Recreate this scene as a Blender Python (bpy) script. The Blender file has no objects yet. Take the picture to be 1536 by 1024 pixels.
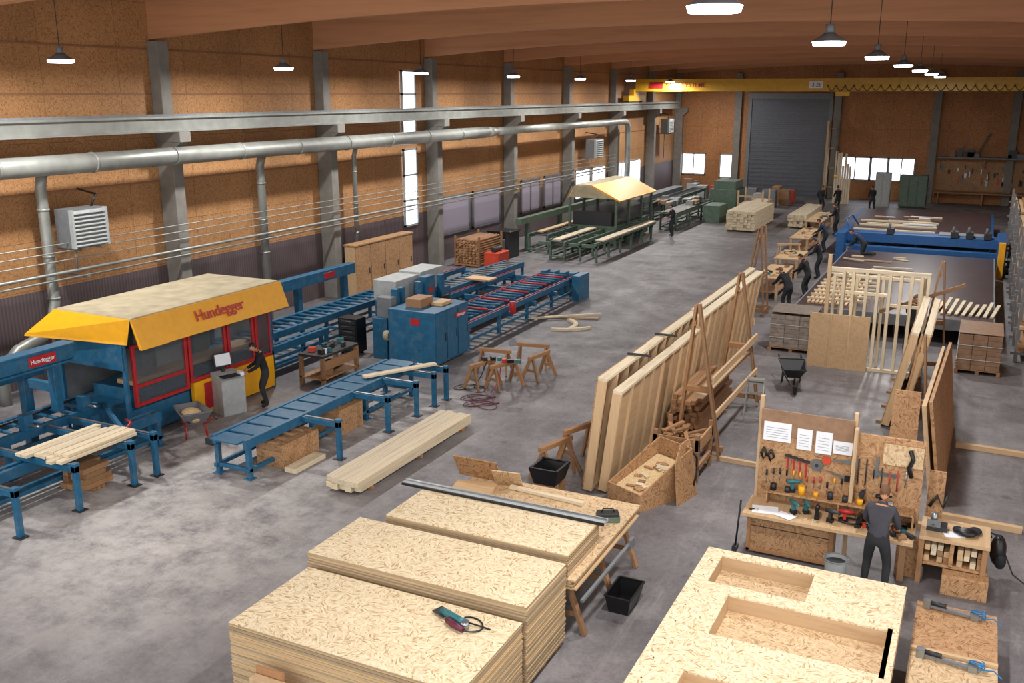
import bpy,bmesh,math,random
from mathutils import Vector,Matrix,Euler
random.seed(7)
R=random.random
def U(a,b): return a+(b-a)*random.random()
V=Vector
sc=bpy.context.scene
def lin(c):
    if isinstance(c,str):
        c=[int(c[i:i+2],16)/255 for i in (0,2,4)]
        c=[x/12.92 if x<=.04045 else ((x+.055)/1.055)**2.4 for x in c]
    return tuple(c[:3])+(1,)
def mul(c,k): return tuple(min(1,x*k) for x in c[:3])+(1,)
# ---------------------------------------------------------------- materials
def newmat(n):
    m=bpy.data.materials.new(n);m.use_nodes=True;nt=m.node_tree
    return m,nt,nt.nodes['Principled BSDF']
def N(nt,t,**k):
    n=nt.nodes.new(t)
    for a,b in k.items():
        if a in('inputs',):
            for i,v in b.items(): n.inputs[i].default_value=v
        else: setattr(n,a,b)
    return n
def ramp(nt,stops):
    r=N(nt,'ShaderNodeValToRGB');e=r.color_ramp.elements
    while len(e)<len(stops): e.new(.5)
    for i,(p,c) in enumerate(stops): e[i].position=p;e[i].color=c
    return r
def mixc(nt,a,b,fac,mode='MIX'):
    m=N(nt,'ShaderNodeMix',data_type='RGBA',blend_type=mode)
    for s,x in ((0,fac),(6,a),(7,b)):
        if hasattr(x,'links'): nt.links.new(x,m.inputs[s])
        else: m.inputs[s].default_value=x
    return m.outputs[2]
def mixl(a,b,f): return tuple(a[i]*(1-f)+b[i]*f for i in range(3))+(1,)
def paint(n,col,rough=.5,metal=0,var=.12,scale=6,dirt=None):
    m,nt,b=newmat(n);c=lin(col)
    tc=N(nt,'ShaderNodeTexCoord');no=N(nt,'ShaderNodeTexNoise',inputs={'Scale':scale,'Detail':5})
    nt.links.new(tc.outputs['Object'],no.inputs['Vector'])
    r=ramp(nt,[(.3,mul(c,1-var)),(.7,mul(c,1+var))]);nt.links.new(no.outputs[0],r.inputs[0])
    out=r.outputs[0]
    if dirt:
        n2=N(nt,'ShaderNodeTexNoise',inputs={'Scale':3.5,'Detail':8,'Roughness':.75});nt.links.new(tc.outputs['Object'],n2.inputs['Vector'])
        r2=ramp(nt,[(.5,(0,0,0,1)),(.68,(1,1,1,1))]);nt.links.new(n2.outputs[0],r2.inputs[0])
        sc_=N(nt,'ShaderNodeMath',operation='MULTIPLY',inputs={1:.5});nt.links.new(r2.outputs[0],sc_.inputs[0])
        out=mixc(nt,out,lin(dirt),sc_.outputs[0])
    nt.links.new(out,b.inputs['Base Color'])
    b.inputs['Roughness'].default_value=rough;b.inputs['Metallic'].default_value=metal
    return m
def wood(n,col,axis='X',var=.18,rough=.65,streak=14,grain='8a6440',knot=.5):
    m,nt,b=newmat(n);c=lin(col)
    tc=N(nt,'ShaderNodeTexCoord');mp=N(nt,'ShaderNodeMapping')
    s=[streak]*3;s['XYZ'.index(axis)]=streak*.06;mp.inputs['Scale'].default_value=s
    nt.links.new(tc.outputs['Object'],mp.inputs[0])
    no=N(nt,'ShaderNodeTexNoise',inputs={'Scale':1,'Detail':6,'Roughness':.65});nt.links.new(mp.outputs[0],no.inputs['Vector'])
    g=N(nt,'ShaderNodeNewGeometry')
    r=ramp(nt,[(.25,mixl(c,lin(grain),.4)),(.5,c),(.8,mul(c,1.1))]);nt.links.new(no.outputs[0],r.inputs[0])
    r2=ramp(nt,[(0,(1-var,)*3+(1,)),(.5,(1,1,1,1)),(1,(1,1-var*.2,1-var*.6,1))]);nt.links.new(g.outputs['Random Per Island'],r2.inputs[0])
    vo=N(nt,'ShaderNodeTexVoronoi',inputs={'Scale':2.2});nt.links.new(tc.outputs['Object'],vo.inputs['Vector'])
    kr=ramp(nt,[(0,(knot,)*3+(1,)),(.04,(1,1,1,1))]);nt.links.new(vo.outputs['Distance'],kr.inputs[0])
    o=mixc(nt,r.outputs[0],r2.outputs[0],1.0,'MULTIPLY')
    o=mixc(nt,o,kr.outputs[0],1.0,'MULTIPLY')
    nt.links.new(o,b.inputs['Base Color']);b.inputs['Roughness'].default_value=rough
    return m
def osb(n,cd,cm,cl,axis='Z',scale=24,seams=None,island=.0,big=0.0,rough=.7,seamc=.55):
    m,nt,b=newmat(n)
    tc=N(nt,'ShaderNodeTexCoord');v=tc.outputs['Object']
    v1=N(nt,'ShaderNodeTexVoronoi',inputs={'Scale':scale*.42});nt.links.new(v,v1.inputs['Vector'])
    sp=N(nt,'ShaderNodeSeparateColor');nt.links.new(v1.outputs['Color'],sp.inputs[0])
    an=N(nt,'ShaderNodeMath',operation='MULTIPLY',inputs={1:6.28});nt.links.new(sp.outputs[0],an.inputs[0])
    vr=N(nt,'ShaderNodeVectorRotate',rotation_type=axis+'_AXIS');nt.links.new(v,vr.inputs['Vector']);nt.links.new(an.outputs[0],vr.inputs['Angle'])
    mp=N(nt,'ShaderNodeMapping')
    s={'X':(scale,scale*3,scale*.6),'Y':(scale*3,scale,scale*.6),'Z':(scale*3,scale*.6,scale)}[axis]
    mp.inputs['Scale'].default_value=s;nt.links.new(vr.outputs[0],mp.inputs[0])
    v2=N(nt,'ShaderNodeTexVoronoi',inputs={'Scale':1.0});nt.links.new(mp.outputs[0],v2.inputs['Vector'])
    s2=N(nt,'ShaderNodeSeparateColor');nt.links.new(v2.outputs['Color'],s2.inputs[0])
    r=ramp(nt,[(0,lin(cd)),(.13,mixl(lin(cd),lin(cm),.6)),(.3,lin(cm)),(1,lin(cl))]);nt.links.new(s2.outputs[0],r.inputs[0])
    o=r.outputs[0]
    n3=N(nt,'ShaderNodeTexNoise',inputs={'Scale':.55,'Detail':4});nt.links.new(v,n3.inputs['Vector'])
    rb=ramp(nt,[(.3,(1-big,)*3+(1,)),(.7,(1+big*.4,)*3+(1,))]);nt.links.new(n3.outputs[0],rb.inputs[0])
    o=mixc(nt,o,rb.outputs[0],1.0,'MULTIPLY')
    if island:
        g=N(nt,'ShaderNodeNewGeometry');ri=ramp(nt,[(0,(1-island,)*3+(1,)),(1,(1,1,1,1))]);nt.links.new(g.outputs['Random Per Island'],ri.inputs[0])
        o=mixc(nt,o,ri.outputs[0],1.0,'MULTIPLY')
    if seams:
        sx=N(nt,'ShaderNodeSeparateXYZ');nt.links.new(v,sx.inputs[0]);cx=N(nt,'ShaderNodeCombineXYZ')
        a,bx={'X':(1,2),'Y':(0,2),'Z':(0,1)}[axis]
        nt.links.new(sx.outputs[a],cx.inputs[0]);nt.links.new(sx.outputs[bx],cx.inputs[1])
        br=N(nt,'ShaderNodeTexBrick',inputs={'Scale':1.0,'Mortar Size':.01,'Brick Width':seams[0],'Row Height':seams[1],'Color1':(1,1,1,1),'Color2':(.90,.88,.87,1),'Mortar':(seamc,)*3+(1,)})
        br.offset=0.0
        nt.links.new(cx.outputs[0],br.inputs['Vector'])
        o=mixc(nt,o,br.outputs['Color'],1.0,'MULTIPLY')
    nt.links.new(o,b.inputs['Base Color']);b.inputs['Roughness'].default_value=rough
    return m
def emis(n,col,st):
    m,nt,b=newmat(n);b.inputs['Emission Color'].default_value=lin(col);b.inputs['Emission Strength'].default_value=st
    b.inputs['Base Color'].default_value=lin(col);return m
M={}
M['osb']=osb('osb_fresh','ab8a60','dac5a0','e8dabb','Z',20,big=.08)
M['osbT']=osb('osb_fresh_tan','99774f','c8a980','dac09c','Z',20,big=.12)
M['osbB']=osb('osb_brown','82593a','ab8158','c0986e','Z',20,big=.2)
M['osbX']=osb('osb_upright_x','82593a','ad835a','c29a70','X',20,big=.2)
M['osbY']=osb('osb_upright_y','82593a','ad835a','c29a70','Y',20,big=.2)
M['edge']=wood('osb_edge','c4aa86','X',var=.42,streak=60,knot=1.0,grain='6d5238')
M['wallX']=osb('wall_osb_side','8f5e36','b3804e','c49566','X',22,seams=(2.5,1.25),big=.18)
M['wallY']=osb('wall_osb_end','8a5630','ae7646','c28a5a','Y',18,seams=(1.25,2.5),big=.18)
for a in 'XYZ':
    M['pine'+a]=wood('pine_'+a,'cdae88',a,var=.2)
    M['old'+a]=wood('old_timber_'+a,'a17955',a,var=.3)
    M['pale'+a]=wood('pale_spruce_'+a,'dccdb0',a,var=.12)
M['ply']=wood('plywood','c3a47d','Y',var=.08)
M['glulam']=wood('glulam','c98f66','X',var=.1,streak=5,knot=.9)
M['deck']=wood('roof_deck','9c6d4a','Y',var=.2,streak=4,knot=.9)
M['blue']=paint('blue_paint','1d5d80',.42,var=.15,dirt='667984')
M['blue2']=paint('deep_blue_paint','1d568f',.4,var=.1)
M['yellow']=paint('yellow_paint','f0ab18',.4,var=.06)
M['cyel']=paint('crane_yellow','cf9f20',.45,var=.08)
M['cream']=paint('dusty_canopy_top','a89c80',.75,var=.18,scale=3)
M['red']=paint('red_paint','b3262a',.4)
M['orange']=paint('orange_red_paint','c8452c',.45)
M['green']=paint('green_paint','506556',.5,dirt='7b7f70')
M['grey']=paint('light_grey_paint','a9adac',.5)
M['mid']=paint('mid_grey','74777a',.55)
M['dark']=paint('dark_grey','2b2c2f',.5)
M['black']=paint('black_plastic','131316',.4)
M['galv']=paint('galvanised','969892',.42,metal=.4,var=.15,scale=2.5)
M['steel']=paint('steel','9aa0a4',.3,metal=.8)
M['conc']=paint('column_concrete','827e77',.8,var=.14,scale=3)
M['white']=paint('white_paper','e8ebf0',.7,var=.03)
M['slat']=paint('door_slat','62656b',.5,metal=.3)
M['film']=paint('wrapped_boards','8c8178',.3,var=.3,scale=9)
M['card']=paint('cardboard_wrap','8f6f55',.5,var=.2,scale=7)
M['tabletop']=paint('dark_film_ply','453637',.35,var=.2,scale=2)
M['teal']=paint('teal_tool','2c6a70',.4)
M['hose']=paint('blue_hose','1e74a8',.4)
M['maroon']=paint('maroon','5a1530',.5)
M['skin']=paint('skin','c98f70',.55,var=.05)
M['hairD']=paint('dark_hair','2a1c14',.7)
M['hairB']=paint('brown_hair','6b4a30',.7)
M['jackG']=paint('charcoal_fleece','404046',.9)
M['jackK']=paint('black_workwear','1c1d22',.9)
M['jackB']=paint('navy_workwear','22334a',.9)
M['trous']=paint('work_trousers','2a2b2e',.9)
M['shoe']=paint('boot_leather','1c1613',.7)
M['lamp']=emis('lamp_glow','f4f8ff',12)
M['day']=emis('daylight_pane','eef4ff',3.0)
M['dayd']=emis('frosted_pane','8f8794',.22)
M['dust']=osb('sawdust','b39262','cfb083','dfc79c','Z',40)
def glassm():
    m,nt,b=newmat('machine_glazing');b.inputs['Base Color'].default_value=(.12,.13,.14,1);b.inputs['Roughness'].default_value=.08
    b.inputs['Alpha'].default_value=.35;return m
M['glass']=glassm()
def corr(n,c1,c2,axis):
    m,nt,b=newmat(n);tc=N(nt,'ShaderNodeTexCoord')
    w=N(nt,'ShaderNodeTexWave',bands_direction=axis,inputs={'Scale':3.0,'Distortion':.0});nt.links.new(tc.outputs['Object'],w.inputs['Vector'])
    r=ramp(nt,[(.2,lin(c1)),(.8,lin(c2))]);nt.links.new(w.outputs[0],r.inputs[0]);
    no=N(nt,'ShaderNodeTexNoise',inputs={'Scale':.6,'Detail':5});nt.links.new(tc.outputs['Object'],no.inputs['Vector'])
    r2=ramp(nt,[(.3,(.7,.7,.7,1)),(.7,(1.1,1.1,1.1,1))]);nt.links.new(no.outputs[0],r2.inputs[0])
    nt.links.new(mixc(nt,r.outputs[0],r2.outputs[0],1.0,'MULTIPLY'),b.inputs['Base Color']);b.inputs['Roughness'].default_value=.6
    return m
M['plinth']=corr('plinth_sheet','5a4c4e','685a5c','Y')
def floorm():
    m,nt,b=newmat('concrete_floor');tc=N(nt,'ShaderNodeTexCoord');v=tc.outputs['Object']
    def no(s,d,r=.6,vec=v):
        n=N(nt,'ShaderNodeTexNoise',inputs={'Scale':s,'Detail':d,'Roughness':r});nt.links.new(vec,n.inputs['Vector']);return n.outputs[0]
    a=ramp(nt,[(.34,lin('5d595c')),(.5,lin('726e70')),(.66,lin('8d898a'))]);nt.links.new(no(.35,10,.75),a.inputs[0])
    f=ramp(nt,[(.3,(.72,.72,.72,1)),(.7,(1.2,1.2,1.2,1))]);nt.links.new(no(11,7,.8),f.inputs[0])
    o=mixc(nt,a.outputs[0],f.outputs[0],1.0,'MULTIPLY')
    st=ramp(nt,[(.55,(1,1,1,1)),(.66,(.62,.61,.62,1))]);nt.links.new(no(1.3,10,.78),st.inputs[0])
    o=mixc(nt,o,st.outputs[0],1.0,'MULTIPLY')
    # oil spots
    vo=N(nt,'ShaderNodeTexVoronoi',inputs={'Scale':.8});nt.links.new(v,vo.inputs['Vector'])
    sp=ramp(nt,[(.03,(.6,.6,.6,1)),(.10,(1,1,1,1))]);nt.links.new(vo.outputs['Distance'],sp.inputs[0])
    o=mixc(nt,o,sp.outputs[0],1.0,'MULTIPLY')
    mp=N(nt,'ShaderNodeMapping');mp.inputs['Scale'].default_value=(2.2,.35,1);nt.links.new(v,mp.inputs[0])
    wr=ramp(nt,[(.53,(0,0,0,1)),(.72,(.5,.5,.5,1))]);nt.links.new(no(1.0,10,.8,mp.outputs[0]),wr.inputs[0])
    o=mixc(nt,o,lin('a5a09f'),wr.outputs[0])
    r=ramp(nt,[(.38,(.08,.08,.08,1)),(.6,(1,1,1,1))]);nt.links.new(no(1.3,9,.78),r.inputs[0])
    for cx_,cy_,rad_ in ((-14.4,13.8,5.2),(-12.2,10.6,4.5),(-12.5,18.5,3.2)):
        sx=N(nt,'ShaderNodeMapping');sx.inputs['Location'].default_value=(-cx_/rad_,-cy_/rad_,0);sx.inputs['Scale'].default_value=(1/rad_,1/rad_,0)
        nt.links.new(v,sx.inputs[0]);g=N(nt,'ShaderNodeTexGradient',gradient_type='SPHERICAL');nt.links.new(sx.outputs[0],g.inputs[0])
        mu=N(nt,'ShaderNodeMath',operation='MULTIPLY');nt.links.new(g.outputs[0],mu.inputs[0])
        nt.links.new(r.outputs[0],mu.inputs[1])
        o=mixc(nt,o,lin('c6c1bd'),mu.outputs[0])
    nt.links.new(o,b.inputs['Base Color'])
    rr=ramp(nt,[(.3,(.40,)*3+(1,)),(.7,(.66,)*3+(1,))]);nt.links.new(no(1.2,5),rr.inputs[0]);nt.links.new(rr.outputs[0],b.inputs['Roughness'])
    return m
M['floor']=floorm()
# ---------------------------------------------------------------- builder
class O:
    def __init__(s,name,T=None):
        s.n=name;s.bm=bmesh.new();s.m=[];s.T=T or Matrix.Identity(4);s.sm=[]
    def mi(s,k):
        if k not in s.m: s.m.append(k)
        return s.m.index(k)
    def vs(s,pts): return [s.bm.verts.new(s.T@V(p)) for p in pts]
    def f(s,vv,k,smooth=False):
        try: fc=s.bm.faces.new(vv)
        except ValueError: return
        fc.material_index=s.mi(k);fc.smooth=smooth
    def hexa(s,p,k):
        v=s.vs(p)
        for q in((3,2,1,0),(4,5,6,7),(0,1,5,4),(1,2,6,5),(2,3,7,6),(3,0,4,7)): s.f([v[i] for i in q],k)
        return s
    def box(s,x0,x1,y0,y1,z0,z1,k):
        return s.hexa([(x0,y0,z0),(x1,y0,z0),(x1,y1,z0),(x0,y1,z0),(x0,y0,z1),(x1,y0,z1),(x1,y1,z1),(x0,y1,z1)],k)
    def cb(s,c,sz,k,rz=0,rx=0,ry=0):
        m=Matrix.Translation(c)@Euler((rx,ry,rz)).to_matrix().to_4x4();h=[a/2 for a in sz]
        return s.hexa([m@V((a*h[0],b*h[1],d*h[2])) for a,b,d in((-1,-1,-1),(1,-1,-1),(1,1,-1),(-1,1,-1),(-1,-1,1),(1,-1,1),(1,1,1),(-1,1,1))],k)
    def bar(s,p,q,w,h,k,up=(0,0,1)):
        p=V(p);q=V(q);d=(q-p).normalized();up=V(up)
        if abs(d.dot(up))>.98: up=V((0,1,0)) if abs(d.y)<.9 else V((1,0,0))
        sd=d.cross(up).normalized();u=sd.cross(d).normalized();a=sd*w/2;b=u*h/2
        return s.hexa([p-a-b,p+a-b,q+a-b,q-a-b,p-a+b,p+a+b,q+a+b,q-a+b],k)
    def tube(s,pts,r,k,n=8,cap=True):
        pts=[V(p) for p in pts];rs=r if isinstance(r,(list,tuple)) else [r]*len(pts);rings=[];ref=None
        for i,p in enumerate(pts):
            d=(pts[min(i+1,len(pts)-1)]-pts[max(i-1,0)]).normalized()
            if ref is None: ref=V((0,0,1)) if abs(d.z)<.9 else V((1,0,0))
            a=d.cross(ref).normalized();b=a.cross(d).normalized();ref=b
            rings.append(s.vs([p+a*math.cos(t)*rs[i]+b*math.sin(t)*rs[i] for t in [2*math.pi*j/n for j in range(n)]]))
        for A,B in zip(rings,rings[1:]):
            for j in range(n): s.f([A[j],A[(j+1)%n],B[(j+1)%n],B[j]],k,True)
        if cap: s.f(rings[0][::-1],k);s.f(rings[-1],k)
        return s
    def cyl(s,p,q,r,k,n=12,r2=None): return s.tube([p,q],[r,r if r2 is None else r2],k,n)
    def ball(s,c,r,k,sub=2,Rm=None):
        if not isinstance(r,(tuple,list)): r=(r,)*3
        ret=bmesh.ops.create_icosphere(s.bm,subdivisions=sub,radius=1)
        m=s.T@Matrix.Translation(c)@(Rm or Matrix.Identity(4))@Matrix.Diagonal((*r,1))
        fs=set()
        for v in ret['verts']:
            v.co=m@v.co;fs.update(v.link_faces)
        for f in fs: f.material_index=s.mi(k);f.smooth=True
        return s
    def prism(s,poly,vec,k):
        a=s.vs(poly);b=s.vs([V(p)+V(vec) for p in poly]);n=len(a)
        s.f(a[::-1],k);s.f(b,k)
        for i in range(n): s.f([a[i],a[(i+1)%n],b[(i+1)%n],b[i]],k)
        return s
    def mesh(s,me,k=None):
        vv=s.vs([v.co for v in me.vertices])
        for p in me.polygons: s.f([vv[i] for i in p.vertices],k[p.material_index],True)
        return s
    def done(s,bevel=0,parent=None,loc=True):
        bmesh.ops.recalc_face_normals(s.bm,faces=s.bm.faces)
        me=bpy.data.meshes.new(s.n)
        c=V((0,0,0))
        if loc and s.bm.verts:
            xs=[v.co for v in s.bm.verts];c=V(((min(v.x for v in xs)+max(v.x for v in xs))/2,(min(v.y for v in xs)+max(v.y for v in xs))/2,min(v.z for v in xs)))
            for v in s.bm.verts: v.co-=c
        s.bm.to_mesh(me);s.bm.free()
        for k in s.m: me.materials.append(M[k])
        ob=bpy.data.objects.new(s.n,me);ob.location=c;sc.collection.objects.link(ob)
        if bevel:
            b=ob.modifiers.new('bevel','BEVEL');b.width=bevel;b.segments=1;b.limit_method='ANGLE'
        return ob
def at(x,y,z=0,rz=0): return Matrix.Translation((x,y,z))@Matrix.Rotation(rz,4,'Z')
def text(body,size,loc,rot,k,parent,name='lettering',bold=.0):
    c=bpy.data.curves.new(name,'FONT');c.body=body;c.size=size;c.extrude=.004;c.offset=bold;c.materials.append(M[k]);c.align_x='CENTER';c.align_y='CENTER'
    o=bpy.data.objects.new(name,c);sc.collection.objects.link(o)
    m=Matrix.Translation(loc)@rot
    o.parent=parent;pl=Matrix.Translation(parent.location);o.matrix_local=pl.inverted()@m
    return o
FX=Matrix(((0,0,1,0),(1,0,0,0),(0,1,0,0),(0,0,0,1)))
FNY=Matrix.Rotation(math.pi/2,4,'X')

# ---------------------------------------------------------------- room shell
XW=-22.05;YF=74.2;XR=5.0
O('floor').box(XW-.3,XR+.3,-3,YF+.3,-.2,0,'floor').done(loc=False)
w=O('wall_left');w.box(XW-.2,XW,-3,YF,2.45,10.9,'wallX');w.box(XW-.2,XW+.02,-3,YF,0,2.45,'plinth');w.done(loc=False)
w=O('wall_far');w.box(XW,XR,YF,YF+.2,0,10.9,'wallY');w.done(loc=False)
w=O('wall_right');w.box(XR,XR+.2,14,YF,0,10.9,'wallX');w.done(loc=False)
w=O('ceiling');w.box(XW-.2,XR+.2,-3,YF+.2,10.75,10.9,'deck')
for i in range(11):
    x=XW+1.2+i*2.5;w.box(x-.07,x+.07,-3,YF,10.45,10.75,'deck')
w.done(loc=False)
COL=[-1.5,6.1,13.7,21.3,28.95,36.6,44.2,51.8,59.4,67.0]
for y in COL+[73.9]:
    b=O('glulam_beam');n=24;x0=XW;x1=XR
    lo=[];
    for i in range(n+1):
        x=x0+(x1-x0)*i/n;t=(x-(x0+x1)/2)/((x1-x0)/2);lo.append((x,y-.1,9.0+.5*(1-t*t)))
    b.prism(lo+[(x1,y-.1,10.45),(x0,y-.1,10.45)],(0,.2,0),'glulam');b.done(loc=False)
for i,y in enumerate(COL+[73.9]):
    c=O('column');c.box(XW+.02,XW+.42,y-.2,y+.2,6.1,8.95,'conc');c.box(XW+.02,XW+.62,y-.2,y+.2,0,6.12,'conc')
    c.box(XW+.1,XW+1.0,y-.22,y+.22,6.12,6.42,'conc')
    c.prism([(XW+.62,y-.18,5.8),(XW+.62,y-.18,6.12),(XW+.95,y-.18,6.12)],(0,.36,0),'conc');c.done(.01)
    if y>14:
        c=O('column');c.box(XR-.45,XR-.02,y-.2,y+.2,0,8.95,'conc');c.box(XR-1.,XR-.1,y-.22,y+.22,6.12,6.42,'conc');c.done()
def rail(x):
    r=O('crane_rail');r.box(x-.13,x+.13,-3,72,6.42,6.47,'galv');r.box(x-.02,x+.02,-3,72,6.47,6.80,'galv');r.box(x-.13,x+.13,-3,72,6.80,6.86,'galv');r.box(x-.03,x+.03,-3,72,6.86,6.92,'mid');r.done()
rail(XW+.75);rail(XR-.75)
for i,z in enumerate((4.95,7.45,8.7)):
    t=O('trim_%d'%(i+1));t.box(XW,XW+.03,-3,YF,z,z+.05,'deck');t.done(loc=False)
for x in (-17.2,-10.0,-3.4,1.5):
    O('column').box(x-.25,x+.25,YF-.35,YF,0,8.95,'conc').done(.01)
d=O('door_1')
for i in range(46):
    z=i*.155;d.box(-16.2,-10.6,YF-.10-(.05 if i%2 else 0),YF-.02,z,z+.15,'slat')
d.box(-16.45,-16.2,YF-.22,YF-.01,0,7.3,'mid');d.box(-10.6,-10.35,YF-.22,YF-.01,0,7.3,'mid');d.box(-16.45,-10.35,YF-.4,YF-.01,7.1,7.5,'mid');d.done()
wn=0
def window(axis,a0,a1,z0,z1,nx,nz,pane='day'):
    global wn;wn+=1
    o=O('window_%d'%wn);fr='grey' if pane=='day' else 'mid'
    def bx(a,b,z,zz,t,k):
        if axis=='Y': o.box(a,b,YF-t,YF-.005,z,zz,k)
        else: o.box(XW+.03,XW+.03+t,a,b,z,zz,k)
    bx(a0,a1,z0,z1,.03,pane)
    for i in range(nx+1):
        a=a0+(a1-a0)*i/nx;bx(a-.04,a+.04,z0-.04,z1+.04,.08,fr)
    for i in range(nz+1):
        z=z0+(z1-z0)*i/nz;bx(a0-.04,a1+.04,z-.04,z+.04,.08,fr)
    o.done()
window('Y',-21.4,-19.6,1.4,2.95,2,1);window('Y',-18.4,-17.5,1.2,2.95,1,1);
window('Y',-9.5,-7.5,1.4,3.0,2,1);window('Y',-7.4,-6.3,1.4,3.0,1,1);window('Y',-6.2,-4.5,1.4,3.0,2,1)
window('X',34.5,35.5,5.6,8.4,1,3);window('X',34.5,35.5,2.0,5.2,1,3)
for y0 in (37.4,40.6):window('X',y0,y0+2.8,1.2,2.9,1,1,'dayd')
for y0 in (46,49,53.5,56.2,60.5,63.2):window('X',y0,y0+2.3,1.3,3.0,2,1,'day' if y0>50 else 'dayd')
c=O('overhead_crane')
c.box(XW+.9,XR-.9,61.6,62.1,7.62,8.38,'cyel')
for x in (XW+.75,XR-.75):
    c.box(x-.2,x+.2,60.2,63.5,7.0,7.35,'cyel');c.box(x-.15,x+.15,61.3,62.4,7.3,7.75,'cyel')
    for y in (60.5,63.2): c.cyl((x-.1,y,7.03),(x+.1,y,7.03),.1,'dark')
c.box(-20.2,-19.3,61.57,61.6,7.8,8.2,'red');c.box(-10.1,-9.3,61.57,61.6,7.8,8.2,'white')
for i in range(26):
    x=-9+i*.5
    c.tube([(x+.5*j/6,61.35,7.95-.3*math.sin(math.pi*j/6)) for j in range(7)],.022,'black',6)
    c.box(x-.03,x+.03,61.3,61.6,7.92,8.0,'dark')
c.box(-8.5,-7.7,61.25,61.6,7.35,7.6,'cyel');c.cyl((-8.1,61.4,7.35),(-8.1,61.4,2.6),.02,'dark',6);c.ball((-8.1,61.4,2.6),.12,'cyel')
cr=c.done()
text('KRANSYSTEME',.4,(-17.8,61.585,8.0),FNY,'red',cr,bold=.004)
text('3,2t',.34,(-9.7,61.56,8.0),FNY,'black',cr)
c=O('extraction_duct');X=-20.9
c.cyl((X,-2,5.76),(X,40,5.76),.25,'galv',20);c.cyl((X,40,5.76),(X,41,5.76),.25,'galv',20,.19)
c.tube([(X,41,5.76),(X,58.9,5.76),(X,59.35,5.68),(X,59.65,5.4),(X,59.7,5.0),(X,59.7,3.0),(X,59.7,1.2)],.19,'galv',16)
for i in range(15):
    y=1+i*2.8;r=.27 if y<40 else .21
    c.cyl((X,y-.03,5.76),(X,y+.03,5.76),r,'galv',20)
c.done()
for y in (16.6,24.9,30.2):
    c=O('branch_duct');x=-21.45
    c.tube([(x+.1,y,5.5),(x,y,5.2),(x,y,2.2),(x+.05,y-.15,1.8),(x+.2,y-.6,1.45),(x+.25,y-1.4,1.3),(x+.25,y-1.9,.9),(x+.25,y-1.9,0.01)] if y<20 else [(x+.1,y,5.5),(x,y,5.2),(x,y,.01)],.14 if y<29 else .09,'galv',14)
    for z in (4.6,3.4,2.3): c.cyl((x,y,z),(x,y,z+.05),.16 if y<29 else .1,'galv',14)
    c.done()
c=O('wall_conduits')
for z,r,x in ((3.75,.016,-21.1),(3.55,.016,-21.1),(3.32,.016,-21.12),(3.0,.045,-21.15),(2.82,.03,-21.2)):
    c.cyl((x,-2,z),(x,58,z),r,'galv',8)
for y in (17.5,25.4,32.8,40.5): c.box(XW+.02,-21.1,y-.02,y+.02,2.77,2.8,'mid')
c.done()
def heater(y,z,s=1.0):
    c=O('wall_fan_heater');x=-20.95
    c.box(x-.55,x,y-.55*s,y+.55*s,z-.5*s,z+.5*s,'mid')
    for i in range(9):
        zz=z-.43*s+i*.105*s;c.prism([(x,y-.5*s,zz),(x+.1,y-.5*s,zz-.03),(x+.1,y-.5*s,zz-.01),(x,y-.5*s,zz+.05)],(0,1.0*s,0),'grey')
    c.box(x-.02,x+.11,y-.56*s,y-.5*s,z-.5*s,z+.5*s,'grey');c.box(x-.02,x+.11,y+.5*s,y+.56*s,z-.5*s,z+.5*s,'grey')
    c.bar((XW,y-.3,z-.55),(x,y-.3,z-.55),.06,.06,'mid');c.bar((XW,y+.3,z-.55),(x,y+.3,z-.55),.06,.06,'mid')
    c.cyl((x-.35,y-.2,z-.5),(x-.35,y-.2,2.9),.03,'galv',8);c.tube([(XW,y+.7,z+.9),(x-.3,y+.6,z+.8),(x-.3,y+.4,z+.5)],.03,'black',6)
    c.done()
heater(17.5,4.1);heater(54.5,4.3,1.1);heater(69,5.2,1.0)
def lampf(x,y,z,p):
    c=O('high_bay_lamp')
    c.cyl((x,y,z+.3),(x,y,10.5),.010,'dark',6);c.cyl((x,y,z+.14),(x,y,z+.3),.075,'mid',14)
    c.tube([(x,y,z+.16),(x,y,z+.1),(x,y,z+.03),(x,y,z+.015)],[.09,.16,.27,.28],'mid',24)
    c.tube([(x,y,z+.015),(x,y,z-.05)],[.28,.26],'lamp',24)
    o=c.done()
    l=bpy.data.lights.new('bulb','AREA');l.shape='DISK';l.size=.5;l.energy=p;l.color=(1,.985,.965)
    lo=bpy.data.objects.new('bulb',l);sc.collection.objects.link(lo);lo.parent=o;lo.location=(0,0,-.02)
for i in range(-1,7):
    lampf(-2.6,9.9+7.6*i,8.33,390);
for i in range(-2,8):
    lampf(-18.6,15.3+7.6*i,8.2,410)
wd=bpy.data.worlds.new('sky');sc.world=wd;wd.use_nodes=True
bg=wd.node_tree.nodes['Background'];bg.inputs[0].default_value=(.96,.98,1,1);bg.inputs[1].default_value=2.2

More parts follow.
